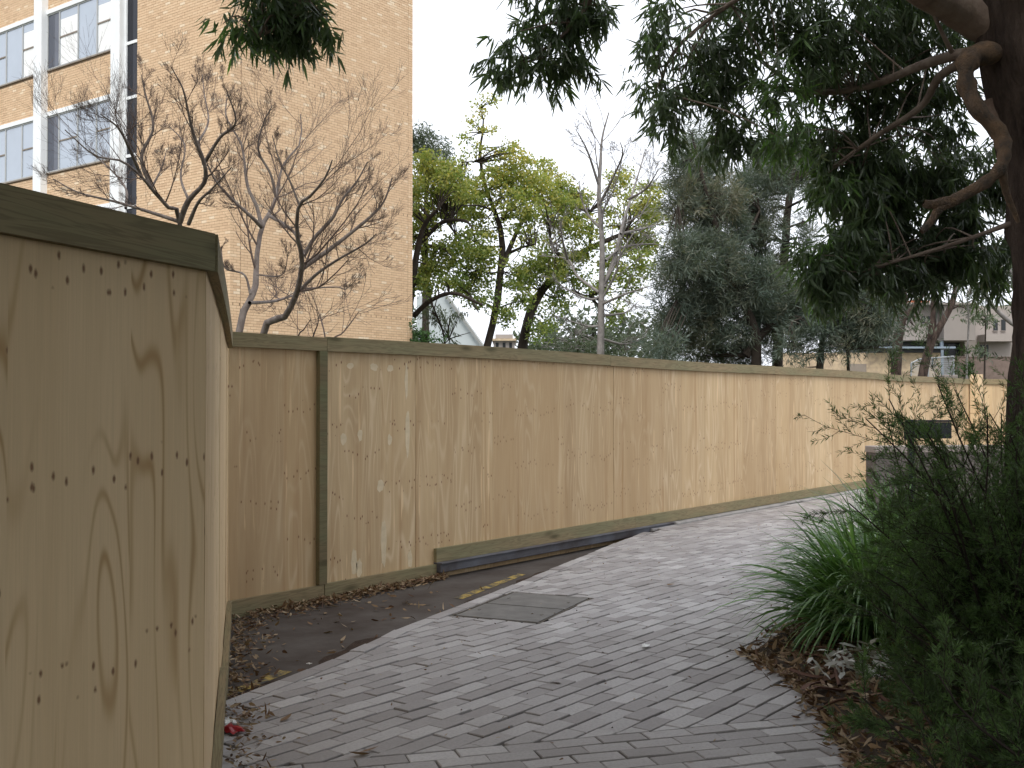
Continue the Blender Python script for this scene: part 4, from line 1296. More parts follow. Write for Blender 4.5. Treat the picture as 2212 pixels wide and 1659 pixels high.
# brown garden wall, pale block and wire gate beyond the hoarding
p = at(2130, 870, 44)
o = empty('garden_wall', (p[0], p[1], -.13), 'low brown wall beyond the far hoarding in front of the beige building', 'wall')
far_box(o, 'wall', 2058, 2260, 772, 900, 46, .3, M['brown_wall'], base=-.13)
far_box(o, 'cap', 2056, 2262, 770.2, 771.9, 45.97, .36, M['brown_wall'])
p = at(2030, 870, 42)
o = empty('wire_gate', (p[0], p[1], -.13), 'galvanised wire mesh gate with a sloped top rail beyond the hoarding', 'gate')
gt = MB()
for (x0, y0, x1, y1) in ((1968, 785, 1985, 776), (1985, 776, 2060, 770)):
    a = at(x0, y0, 42); c = at(x1, y1, 42)
    V, q = tubes(np.array([[a, (a + c) / 2, c]]), np.full((1, 3), .03), 6); gt.add(V, q)
for x, y in ((1968, 785), (2005, 774), (2060, 770)):
    a = at(x, y, 42); c = a * np.array([1, 1, 0]) + np.array([0, 0, -.13])
    V, q = tubes(np.array([[c, (a + c) / 2, a]]), np.full((1, 3), .028), 6); gt.add(V, q)
e = link('frame', gt.mesh('gate_frame', M['wire']), o); e.location = -o.location
gt = MB()
for x in np.arange(1968, 2060, 2.0):
    y = np.interp(x, (1968, 1985, 2060), (785, 776, 770)) + 1
    a = at(x, y, 42); c = a * np.array([1, 1, 0]) + np.array([0, 0, 0.1])
    V, q = tubes(np.array([[c, (a + c) / 2, a]]), np.full((1, 3), .006), 3); gt.add(V, q)
for z in np.arange(.2, 3.2, .08):
    a = at(1968, 800, 42); c = at(2060, 800, 42); a[2] = c[2] = z
    if z > 1.6 + (870 - 777) / 2400 * 42: continue
    V, q = tubes(np.array([[a, (a + c) / 2, c]]), np.full((1, 3), .006), 3); gt.add(V, q)
e = stuff(link('mesh_infill', gt.mesh('mesh_infill', M['wire']), o)); e.location = -o.location
p = at(2047, 870, 41)
b = MB(); b.box(-.35, .35, -.25, .25, 0, 2.75, .02)
o = link('concrete_plinth', b.mesh('concrete_plinth', M['beige_lit']), None, (p[0], p[1], -.13)); o.rotation_euler[2] = YAW
tag(o, 'small pale concrete plinth in front of the wire mesh gate', 'plinth')
# pale gabled roof seen between the autumn trunks
p = at(960, 870, 78)
o = empty('gabled_building', (p[0], p[1], -.13), 'pale blue-grey gabled roof seen low between the autumn tree trunks', 'building')
Dg = 78.0
pts = [(900, 900), (900, 640), (965, 640), (1046, 752), (1046, 900)]
V = []
for dd_ in (0, 9):
    for x, y in pts:
        q = at(x, y, Dg) + g_ * dd_; V.append(q if y < 890 else (q[0], q[1], -.13))
b = MB(); b.add(V, [(i, (i + 1) % 5, 5 + (i + 1) % 5, 5 + i) for i in range(5)]); b.polys.append([0, 1, 2, 3, 4]); b.polys.append([9, 8, 7, 6, 5])
e = link('gable_wall', b.mesh('gable_wall', M['slate']), o); e.location = -o.location
a1 = at(962, 635, Dg - .3); a2 = at(1050, 757, Dg - .3)
V, q = tubes(np.array([[a1, (a1 + a2) / 2, a2]]), np.full((1, 3), .14), 4)
e = link('verge', mk_mesh('verge', V, q, M['frame']), o); e.location = -o.location
# small ornate pale house with cornice and chimney
Dh = 88.0
p = at(1088, 870, Dh)
o = empty('stone_house', (p[0], p[1], -.13), 'tiny pale stone house with cornice seen between two autumn trunks', 'building')
far_box(o, 'wall', 1066, 1112, 736, 900, Dh, 6, M['beige_lit'], base=-.13)
far_box(o, 'cornice', 1063, 1115, 731, 735.8, Dh - .4, 6.8, M['stone'])
far_box(o, 'parapet', 1070, 1108, 722, 730.8, Dh, 5, M['beige_lit'])
for x in (1074, 1089, 1103):
    far_box(o, 'window', x - 3, x + 3, 740, 752, Dh - .05, .04, M['darkvoid'])

# ------------------------------------------------------------------ wall, sign and slab beside the bed
wl = empty('low_wall', (15.35, 5.25, -.13), 'low brown-grey rendered wall with flat cap beside the strappy grass', 'wall')
wl.rotation_euler[2] = math.radians(-44)
b = MB(); b.box(0, 4.6, 0, .3, 0, 1.03, .006); link('wall_body', b.mesh('wall_body', M['wallgrey']), wl)
b = MB(); b.box(-.008, 4.61, -.008, .308, 1.032, 1.125, .008); link('cap', b.mesh('wall_cap', M['wallcap']), wl)
b = MB(); b.box(16.3, 21.5, 1.6, 4.3, -.12, .03, .01)
struct(link('concrete_path', b.mesh('concrete_path', M['concrete'])))
# sign
pp = at(1967, 870, 12.6)
sg = empty('sign_post', (pp[0], pp[1], -.02), 'black steel post with small dark sign panel in front of the low wall', 'sign')
sg.rotation_euler[2] = YAW - math.pi / 2
b = MB(); b.box(-.034, .034, -.025, .025, 0, 1.43, .004); link('post', b.mesh('post', M['black_metal']), sg)
b = MB(); b.box(.036, .46, -.012, .012, 1.215, 1.40, .004); link('sign_panel', b.mesh('sign_panel', M['darkvoid']), sg)
b = MB(); b.box(.036, .475, -.016, .016, 1.402, 1.425, .003); link('top_trim', b.mesh('top_trim', M['black_metal']), sg)
b = MB(); b.box(-.075, -.035, -.02, .02, 1.20, 1.37, .004); link('bracket', b.mesh('bracket', M['black_metal']), sg)
# short brown timber bollard
pp = at(1999, 870, 14.0)
bo = empty('timber_bollard', (pp[0], pp[1], -.02), 'short brown timber bollard behind the black sign post', 'bollard')
g = Geo(); V, q = tubes(np.array([[(0, 0, 0), (0, 0, .3), (0, 0, .44), (0, 0, .47)]]), np.array([[.075, .075, .075, .055]]), 10); g.add(V, q)
link('post', g.mesh('bollard_post', M['barkstrip']), bo)
b = MB(); b.box(-.04, .04, -.04, .04, .465, .475); link('cap', b.mesh('bollard_cap', M['barkstrip']), bo)

# ------------------------------------------------------------------ garden bed
def bed_h(x, y):
    return .02 + .03 * np.sin(x * 2.1) * np.cos(y * 1.7) + .015 * np.sin(x * 7 + y * 5)
cen = BED.mean(0)
nx, ny = 110, 80
xs = np.linspace(3.5, 17, nx); ys = np.linspace(-3.2, 5, ny)
XX, YY = np.meshgrid(xs, ys, indexing='ij')
ins = inside(BED, np.c_[XX.ravel(), YY.ravel()]).reshape(nx, ny)
# fan mesh from the outline with rings keeps the border exact
rings = []
ob = []
for i in range(len(BED)):
    a = BED[i]; c = BED[(i + 1) % len(BED)]
    k = max(2, int(np.linalg.norm(c - a) / .18))
    for j in range(k): ob.append(a + (c - a) * j / k)
ob = np.array(ob)
levels = [1.0, .995, .97, .93, .88, .8, .7, .55, .4, .25, .1]
V = []
hub = np.array([8.5, 1.6])
for lv in levels:
    P = hub + (ob - hub) * lv
    h = bed_h(P[:, 0], P[:, 1]) + .05 * (1 - lv)
    if lv == 1.0: h = np.full(len(P), -.012)
    elif lv > .99: h = np.full(len(P), .006)
    V.append(np.c_[P, h])
n = len(ob)
V.append(np.array([[hub[0], hub[1], .1]]))
V = np.vstack(V)
Q = [(k * n + i, (k + 1) * n + i, (k + 1) * n + (i + 1) % n, k * n + (i + 1) % n) for k in range(len(levels) - 1) for i in range(n)]
Tt = [((len(levels) - 1) * n + i, len(V) - 1, (len(levels) - 1) * n + (i + 1) % n) for i in range(n)]
struct(link('garden_bed', mk_mesh('garden_bed', V, [np.array(Q), np.array(Tt)], M['soil'], None, True)))
# leaf litter
def scatter_litter(geo, P, zf, L, W, lift=.02):
    n = len(P)
    z = zf + rng.random(n) * lift
    dr = np.c_[rng.standard_normal((n, 2)), rng.normal(.05, .28, n)]
    sd_ = np.c_[rng.standard_normal((n, 2)), rng.normal(0, .5, n)]
    leaf_geo(geo, np.c_[P, z], dr, sd_, L * (.6 + .8 * rng.random(n)), W * (.6 + .8 * rng.random(n)), rng.normal(0, .25, n))
lg = Geo()
cand = np.c_[rng.uniform(4.2, 8.2, 26000), rng.uniform(.2, 4.0, 26000)]
cand = cand[inside(BED, cand)]
lf = hub + (cand - hub)
scatter_litter(lg, cand[:9000], bed_h(cand[:9000, 0], cand[:9000, 1]) + .012, .068, .019, .035)
# a few strays spill over the paving edge
k = rng.integers(0, 6, 900); tt = rng.random((900, 1))
sp = BED[k] * (1 - tt) + BED[k + 1] * tt + np.abs(rng.normal(0, .06, (900, 1))) * np.array([[-.75, .66]])
scatter_litter(lg, sp, .004, .07, .018, .012)
stuff(tag(link('leaf_litter', lg.mesh('leaf_litter', M['litter'])), 'brown fallen leaves and bark covering the garden bed', 'leaf litter'))
lg = Geo()
nl = 1500
tx = rng.random(nl) ** .8
sp = np.c_[5.75 + tx * 2.6, FY - .06 - np.abs(rng.normal(0, .13, nl)) * (1.2 - tx)]
scatter_litter(lg, sp, -.118, .055, .016, .04)
s = rng.random(700)
q = NC + rd_ * (1.9 + s[:, None] * 3.4) - rn_ * (.0 + np.abs(rng.normal(0, .12, (700, 1))))
scatter_litter(lg, q, np.where(s * 3.4 + 1.9 < 2.2, .003, -.118), .05, .015, .03)
sp = np.c_[rng.uniform(4.0, 8, 260), rng.uniform(4.9, 7.0, 260)]
sp = sp[sp[:, 1] > edge_y(sp[:, 0]) + .02]
scatter_litter(lg, sp, -.12, .07, .022, .01)
sp = NC + rd_ * rng.uniform(.8, 2.2, (200, 1)) - rn_ * (.04 + np.abs(rng.normal(0, .1, (200, 1))))
scatter_litter(lg, sp, .003, .035, .012, .012)
stuff(tag(link('leaf_litter', lg.mesh('leaf_litter', M['litter'])), 'drift of dead brown leaves along the foot of the hoarding', 'leaf litter'))
# joints packed with dirt and leaf scraps on the paving
lg = Geo()
n_ = 420
sp = np.c_[rng.uniform(3.2, 14, n_), rng.uniform(2.2, 6.6, n_)]
sp = sp[(sp[:, 1] < edge_y(sp[:, 0]) - .05) & ~inside(BED, sp)]
scatter_litter(lg, sp, .004, .022, .008, .004)
stuff(tag(link('leaf_scraps', lg.mesh('leaf_scraps', M['litter'])), 'tiny dark leaf scraps strewn over the brick paving', 'leaf litter'))
# single fallen leaves on the paving
one = Geo(); leaf_geo(one, np.zeros((1, 3)), np.array([[1., 0, .05]]), np.array([[0, 1., .1]]), .10, .036, .12, np.array([.45]))
onem = one.mesh('fallen_leaf', M['litter'])
for px_, py_, lab in [(775, 1625, 'smaller darker leaf touching the curled brown one on the border pavers'), (800, 1628, 'curled brown leaf lying on the border pavers close to the hoarding corner'),
                  (605, 1558, 'small yellowish leaf alone on pavers near the hoarding return'), (1215, 1476, 'small brown leaf alone on pavers past the pit lid'), (1636, 1134, 'dark brown leaf alone on the pavers towards the low wall'), (1440, 1262, 'dry leaf on the pavers level with the pit lid')]:
    d = F_ + (px_ - 1106) / 2400 * R_ + (829.5 - py_) / 2400 * U_
    q = EYE + d * (-1.594 / d[2])
    o = link('fallen_leaf', onem, None, q); o.rotation_euler = (rng.normal(0, .2), 0, rng.random() * 6.28)
    tag(o, lab, 'leaf', 'fallen leaves on the paving')
for px_, py_, nm, mt, s_, lab in [(1395, 1396, 'paper_scrap', 'paper', .04, 'white paper scrap lying on the pavers in front of the strappy grass'), (668, 1324 + 110, 'paper_scrap', 'paper', .018, 'tiny white scrap at the edge course above the asphalt'), (480, 1492, 'wrapper', 'red', .07, 'crumpled red and white wrapper against the hoarding return')]:
    d = F_ + (px_ - 1106) / 2400 * R_ + (829.5 - py_) / 2400 * U_
    q = EYE + d * (-1.594 / d[2])
    G = 6; uu = np.linspace(-1, 1, G)
    V = np.array([(x * s_, y * s_ * .6, .3 * s_ * rng.random()) for x in uu for y in uu])
    Fq = np.array([(i * G + j, (i + 1) * G + j, (i + 1) * G + j + 1, i * G + j + 1) for i in range(G - 1) for j in range(G - 1)])
    o = link(nm, mk_mesh(nm, V, Fq, M[mt]), None, q); o.rotation_euler[2] = rng.random() * 3
    if nm == 'wrapper':
        o.location = (3.52, 4.36, .004)
        V2 = V * np.array([.5, .7, 1.0]) + np.array([.02, .01, .035])
        link('foil', mk_mesh('foil', V2, Fq, M['paper']), o)
    tag(o, lab, 'litter')
# bark strips
for i in range(16):
    c = np.array([rng.uniform(5.2, 6.6), rng.uniform(1.2, 2.4)])
    if not inside(BED, c)[0]: c = np.array([5.7, 1.5]) + rng.normal(0, .25, 2)
    L = rng.uniform(.25, .6); nseg = 8
    t = np.linspace(0, 1, nseg); w = .012 + .012 * rng.random()
    V = []
    ph = rng.random() * 6
    for a in t:
        for s_ in (-1, 0, 1):
            V.append(((a - .5) * L, s_ * w + .03 * math.sin(a * 3 + ph), .012 * (abs(s_)) + .02 * math.sin(a * 5 + ph)))
    Fq = np.array([(k * 3 + j, k * 3 + 3 + j, k * 3 + 4 + j, k * 3 + 1 + j) for k in range(nseg - 1) for j in range(2)])
    o = link('bark_strip', mk_mesh('bark_strip', np.array(V), Fq, M['barkstrip'], None, True), None, (c[0], c[1], bed_h(c[0], c[1]) + .05))
    o.rotation_euler = (rng.normal(0, .25), rng.normal(0, .12), rng.random() * 3.14)
    tag(o, 'curled strip of shed brown bark lying on the leaf litter', 'bark', 'bark strips on the garden bed')
# dead fallen branch with silvery leaves
pc = np.array([6.26, 2.3])
db = empty('fallen_branch', (pc[0], pc[1], .06), 'fallen dead gum branch with silvery grey leaves on the leaf litter', 'branch')
g = Geo()
bp, br = limb_tube(g, [(-.42, -.1, .02), (-.15, .02, .06), (.15, .04, .08), (.5, -.03, .05)], .012, .004, 12, 6)
for k in range(6):
    a = bp[2 + k]; limb_tube(g, [a, a + np.array([.02, .1 * (-1) ** k, .03]), a + np.array([.05, .22 * (-1) ** k, .02])], .005, .002, 6, 4)
link('stem', g.mesh('stem', M['barkstrip']), db)
sl = Geo(); leaf_geo(sl, np.zeros((1, 3)), np.array([[1., 0, 0]]), np.array([[0, 1., 0]]), .13, .03, -.25, np.array([.6]))
slm = sl.mesh('leaf', M['silver'])
for k in range(95):
    o = link('leaf', slm, db)
    o.location = (rng.uniform(-.32, .38), rng.normal(0, .12), .05 + rng.random() * .08)
    o.rotation_euler = (rng.normal(0, .7), rng.normal(.25, .5), rng.normal(-1.9, .8)); s_ = .5 + rng.random() * .5; o.scale = (s_, s_, s_)

# ------------------------------------------------------------------ strappy grass
def grass(px, py, D, n, L, label, seed, lean=0.0):
    global rng
    keep = rng; rng = np.random.default_rng(seed)
    c = at(px, py, D); c[2] = .03
    root = empty('strappy_grass', (c[0], c[1], .02), label, 'grass clump', 'clumps of strappy grass')
    m = 9
    az = rng.random(n) * 2 * np.pi
    out = np.stack([np.cos(az), np.sin(az), np.zeros(n)], 1)
    base = out * (rng.random((n, 1)) ** .6) * .16
    el = np.radians(rng.uniform(40, 88, n))
    Ln = L * rng.uniform(.55, 1.15, n)
    d = out * np.cos(el)[:, None] + Z_ * np.sin(el)[:, None]
    P = [base]; cur = base.copy()
    bend = rng.uniform(.18, .5, n)
    for k in range(m - 1):
        d = unit(d + out * (bend * .35 * (k / m))[:, None] - Z_ * (bend * (.15 + k / m))[:, None] + rng.normal(0, .02, (n, 3)))
        cur = cur + d * (Ln / (m - 1))[:, None]
        cur[:, 2] = np.maximum(cur[:, 2], .01)
        P.append(cur.copy())
    P = np.stack(P, 1)
    side = unit(np.cross(out, Z_) + rng.normal(0, .35, (n, 3)))
    wd = (rng.uniform(.007, .013, n))[:, None] * np.array([.7, 1, 1, 1, .95, .85, .7, .45, .05])[None]
    V = np.stack([P - side[:, None] * wd[..., None], P + side[:, None] * wd[..., None]], 2).reshape(-1, 3)
    idx = np.arange(n * m * 2).reshape(n, m, 2)
    F = np.stack([idx[:, :-1, 0], idx[:, :-1, 1], idx[:, 1:, 1], idx[:, 1:, 0]], -1).reshape(-1, 4)
    T = np.repeat(np.clip(rng.beta(2, 2, n), 0, 1), m - 1)
    o = stuff(link('blades', mk_mesh('blades', V, F, M['blade'], T, True), root)); o.location = (0, 0, .01)
    # dry skirt
    g = Geo(); q = rng.integers(0, n, n // 5)
    leaf_geo(g, base[q] + Z_ * .02, out[q] + Z_ * rng.uniform(-.1, .5, (len(q), 1)), rng.standard_normal((len(q), 3)), .42, .012, -.2)
    stuff(link('dry_blades', g.mesh('dry_blades', M['litter']), root))
    rng = keep
grass(1880, 1400, 7.25, 1500, .92, 'large arching clump of strappy green grass at the tip of the garden bed', 61)
grass(1985, 1350, 7.9, 800, 1.15, 'strappy grass clump between the large clump and the feathery shrub', 62)
grass(1930, 1230, 9.6, 360, 1.0, 'strappy grass clump growing in front of the low wall end', 63)

# ------------------------------------------------------------------ feathery dark shrub
def feathery(center, n_br, Lr, seed, label, name='feathery_shrub', lean=None):
    global rng
    keep = rng; rng = np.random.default_rng(seed)
    root = empty(name, (center[0], center[1], .0), label, 'shrub')
    az = rng.random(n_br) * 2 * np.pi
    el = np.radians(rng.uniform(15, 80, n_br))
    d = np.stack([np.cos(az) * np.cos(el), np.sin(az) * np.cos(el), np.sin(el)], 1)
    if lean is not None: d = unit(d + lean)
    L = rng.uniform(Lr[0], Lr[1], n_br)
    base = np.c_[rng.normal(0, .12, (n_br, 2)), np.full(n_br, .02)]
    P = [base]; cur = base.copy(); m = 8
    for k in range(m - 1):
        d = unit(d + rng.normal(0, .1, d.shape) - Z_ * .05)
        cur = cur + d * (L / (m - 1))[:, None]; cur[:, 2] = np.maximum(cur[:, 2], .05); P.append(cur.copy())
    P = np.stack(P, 1)
    R = np.linspace(.010, .003, m)[None].repeat(n_br, 0)
    st = Geo(); V, q = tubes(P, R, 5); st.add(V, q)
    P1, R1 = grow(P, R, 9, .30, 42, .05, .2, 5, .12, .6, .0018)
    V, q = tubes(P1, R1, 3); st.add(V, q)
    P2, R2 = grow(P1, R1, 5, .45, 38, .03, .15, 4, .12, .6, .0012)
    V, q = tubes(P2, R2, 3); st.add(V, q)
    lg = Geo()
    for PP, k in ((P1, 50), (P2, 26)):
        N, mm, _ = PP.shape
        par = np.repeat(np.arange(N), k)
        t = rng.uniform(.08, .999, len(par)) * (mm - 1); i = t.astype(int); fr = (t - i)[:, None]
        b0 = PP[par, i] * (1 - fr) + PP[par, i + 1] * fr
        T = unit(PP[par, i + 1] - PP[par, i])
        dr = unit(T * .85 + rand_perp(T) * .75 + Z_ * .08)
        hh = np.clip(b0[:, 2] / 1.7, 0, 1)
        tint = np.clip(rng.random(N)[par] * .55 + rng.random(len(par)) * .3 + .15 * hh, 0, 1)
        diamond_geo(lg, b0, dr, rand_perp(dr), .030 * (.6 + .8 * rng.random(len(par))), .0042, tint)
    link('stems', st.mesh('stems', M['bark_dark']), root)
    stuff(link('foliage', lg.mesh('foliage', M['shrub']), root))
    rng = keep
c0 = at(2300, 870, 5.0)
feathery(c0, 70, (.55, 1.25), 71, 'dark feathery needle-leaved shrub in front of the gum trunk', lean=np.array([-.05, .1, .12]))
c0 = at(2190, 870, 6.0)
feathery(c0, 70, (.8, 1.3), 72, 'feathery needle-leaved shrub with light sprays reaching in front of the black sign', lean=R_ * .3 + Z_ * .9)
c0 = at(2265, 870, 5.5)
feathery(c0, 84, (1.1, 1.85), 74, 'tall dark feathery shrub hugging the foot of the rough gum trunk', lean=Z_ * 1.1)
c0 = at(2390, 870, 4.0)
feathery(c0, 40, (.4, .95), 73, 'low dark feathery shrub over the leaf litter, beside the fallen silvery branch', lean=-R_ * .05)

# ------------------------------------------------------------------ the big gum and its canopy
GD = 6.1
def A(px, py, d=GD): return at(px, py, d)
gum = empty('gum_tree', (at(2330, 870, GD)[0], at(2330, 870, GD)[1], 0), 'big rough-barked gum with leafy drooping branches over the feathery shrub', 'tree')
g = Geo()
trunk = [np.array([*at(2325, 870, GD)[:2], -.05]), A(2300, 1300), A(2298, 860), A(2298, 640), A(2282, 480), A(2243, 280), A(2205, 120), A(2180, -60), A(2180, -500), A(2230, -1100)]
tp_ = catmull(trunk, 150); SD = 56
tV, tQ = tubes(tp_[None], np.linspace(.30, .17, 150)[None], SD)
fur = np.random.default_rng(7).standard_normal((26, SD)); fur = (fur + .5 * np.roll(fur, 1, 1)) / 1.1
ti = np.linspace(0, 24.999, 150); i0 = ti.astype(int); fr_ = (ti - i0)[:, None]
furr = fur[i0] * (1 - fr_) + fur[i0 + 1] * fr_
cen_ = np.repeat(tp_, SD, 0)
tV = cen_ + (tV - cen_) * (1 + .045 * furr.reshape(-1, 1))
g.add(tV, tQ)
tchild(gum, 'trunk', g.mesh('trunk', M['bark_gum']))
g = Geo(); anchors = [tp_]
def limb(pts, r0, r1, n=18, sides=8, geo_=None, rough=.05):
    P, R = limb_tube(geo_ or g, pts, r0, r1, n, sides, rough); anchors.append(P); return P
limb([A(2180, 80), A(2090, 30), A(2000, -20, 5.9), A(1850, -120, 5.6), A(1500, -260, 5.4), A(1150, -330, 5.3), A(800, -360, 5.4)], .12, .03, 26, 10)
limb([A(2200, 300), A(2150, 260), A(2135, 215)], .06, .035, 8)
tchild(gum, 'pale_limb', g.mesh('pale_limb', M['bark_smooth']))
g = Geo()
limb([A(2160, 115, 6.0), A(2105, 118, 5.95), A(2088, 145, 5.9), A(2090, 190, 5.9), A(2115, 240, 5.85), A(2160, 290, 5.85), A(2168, 345, 5.8), A(2140, 385, 5.8), A(2075, 425, 5.8), A(2030, 450, 5.8), A(2010, 480, 5.8), A(1990, 500, 5.8)], .062, .016, 44, 10, None, .13)
limb([A(2050, 435, 5.8), A(2010, 442, 5.8), A(1995, 438, 5.8)], .028, .02, 6)
limb([A(2165, 370, 5.8), A(2175, 420, 5.85), A(2200, 480, 5.9)], .025, .012, 8)
tchild(gum, 'drooping_limb', g.mesh('drooping_limb', M['bark_orange']))
g = Geo()
limb([A(2120, 115, 6.0), A(2060, 120, 6.1), A(1980, 145, 6.3), A(1890, 182, 6.6), A(1780, 200, 6.8), A(1640, 180, 7.0), A(1540, 120, 7.0)], .035, .01, 22)
limb([A(2100, 125, 6.0), A(2030, 165, 6.2), A(1990, 230, 6.4), A(1900, 290, 6.6), A(1800, 360, 6.8)], .03, .01, 16)
limb([A(2060, 120, 6.1), A(2030, 60, 6.0), A(1990, -30, 6.0)], .014, .008, 8)
limb([A(1700, 175, 6.9), A(1620, 110, 6.8), A(1560, 40, 6.8), A(1500, 20, 6.8)], .014, .006, 12)
limb([A(2190, 480, 6.1), A(2080, 520, 6.4), A(1950, 560, 6.6), A(1800, 600, 6.7), A(1740, 590, 6.7)], .015, .005, 16)
limb([A(1500, -260, 5.4), A(1330, -120, 5.6), A(1270, 10, 5.8), A(1200, 90, 5.9), A(1110, 140, 6.0)], .018, .006, 16)
limb([A(1850, -120, 5.6), A(1700, -60, 6.0), A(1560, 20, 6.4), A(1450, 120, 6.6), A(1420, 230, 6.6)], .02, .006, 16)
limb([A(800, -360, 5.4), A(740, -200, 5.5), A(680, -60, 5.6), A(620, 40, 5.6), A(560, 80, 5.6)], .018, .006, 16)
anch = np.concatenate(anchors)
# leafy masses: (x, y, rx, ry, distance, density, tint shift)
masses = [
 (1105,148,52,34,6.0,1.2,0),(1165,140,56,44,6.0,1.2,0),(1235,130,40,40,5.95,1.0,0),(1180,70,50,46,5.95,1.1,0),(1225,30,60,46,5.9,1.2,0),(1290,45,34,36,5.9,1.0,0),(1200,-30,90,40,5.9,1.0,0),(1130,90,40,30,5.9,.5,0),
 (1440,20,50,40,6.5,.7,0),(1430,75,40,40,6.5,.6,0),(1405,130,26,40,6.6,.6,0),(1400,205,28,50,6.6,.7,0),(1440,230,40,50,6.6,1.2,-.1),(1450,280,26,28,6.6,.7,0),(1500,130,45,55,6.7,.9,-.1),(1520,60,45,45,6.8,.5,0),(1490,200,45,40,6.7,.7,-.1),
 (1560,200,55,60,6.8,1.0,-.15),(1590,110,55,50,6.8,.9,0),(1640,50,60,50,6.6,1.0,0),(1560,270,50,45,6.8,1.0,-.15),(1620,300,50,36,6.8,1.0,-.05),(1530,310,34,26,6.8,.7,-.05),
 (1690,200,55,55,6.3,1.0,.28),(1700,280,50,44,6.2,1.0,.32),(1740,130,60,50,6.5,1.1,.12),(1720,40,60,50,6.6,1.2,0),(1790,80,60,60,6.6,1.2,-.05),(1850,30,60,50,6.6,1.2,0),(1870,120,60,50,6.7,1.2,-.1),(1940,60,60,50,6.7,1.2,-.1),(2020,70,60,60,6.8,1.2,-.15),(1960,160,60,50,6.9,1.2,-.2),(1800,180,60,50,6.9,1.2,-.1),(1870,210,60,45,6.9,1.2,-.2),(1780,270,60,40,6.9,1.1,0),(1860,280,60,36,7.0,1.1,-.15),(1940,250,60,45,7.1,1.1,-.2),(2030,200,60,60,7.2,1.1,-.2),(2060,280,50,36,7.2,.8,-.2),(1980,300,60,30,7.3,.8,-.15),(2120,330,40,30,7.2,.6,-.1),(2000,20,60,40,6.9,1.1,-.1),(2080,30,50,50,7.2,1.0,-.1),(1900,-20,120,50,6.6,1.0,-.1),(1650,-10,120,40,6.6,1.0,-.1),
 (1800,350,45,36,6.8,1.0,.15),(1870,360,60,45,6.9,1.2,.0),(1790,420,40,45,6.7,1.0,.15),(1950,350,60,45,7.0,1.2,-.15),(1850,440,60,50,6.8,1.2,.0),(1940,440,60,50,7.0,1.3,-.2),(2030,390,60,45,7.1,1.2,-.15),(1820,510,50,45,6.7,1.1,.1),(1900,520,60,50,6.9,1.3,-.2),(1990,500,60,50,7.0,1.3,-.2),(2080,470,55,50,7.1,1.2,-.2),(2140,420,40,50,7.2,1.0,-.15),(2100,540,50,40,7.0,1.0,-.1),(2030,570,50,36,7.0,1.0,-.15),(2170,520,40,40,7.2,.9,-.1),
 (1750,560,40,30,6.6,1.1,.2),(1790,600,45,34,6.6,1.1,-.05),(1740,600,34,24,6.6,.7,.05),(1850,580,50,36,6.7,1.1,-.15),(1800,640,40,26,6.6,.8,.1),(1890,610,40,30,6.7,.7,-.1),(1970,600,40,30,6.8,1.2,-.3),(1960,560,40,30,6.8,1.1,-.3),(2010,625,34,22,6.8,.7,-.25),(2050,430,55,40,7.4,1.0,-.1),(2000,540,60,40,7.3,1.0,-.15),(2120,600,50,34,7.3,.8,0),(1900,470,60,50,7.3,1.0,0),(2060,330,55,30,7.5,.9,-.1),(1880,320,70,30,7.3,.9,.1),
 (600,10,70,40,5.6,1.3,0),(560,55,50,34,5.6,1.2,.05),(520,75,40,30,5.6,1.0,.2),(640,55,55,30,5.6,1.2,-.1),(690,40,36,36,5.6,1.0,0),(600,85,40,26,5.6,.9,-.05),(540,15,40,34,5.6,.9,.1),(500,70,22,24,5.55,.6,.2),(620,-40,90,40,5.6,1.1,0),(710,70,26,24,5.6,.6,0)]
lgum = Geo(); parts_src = []
tw_pts = []
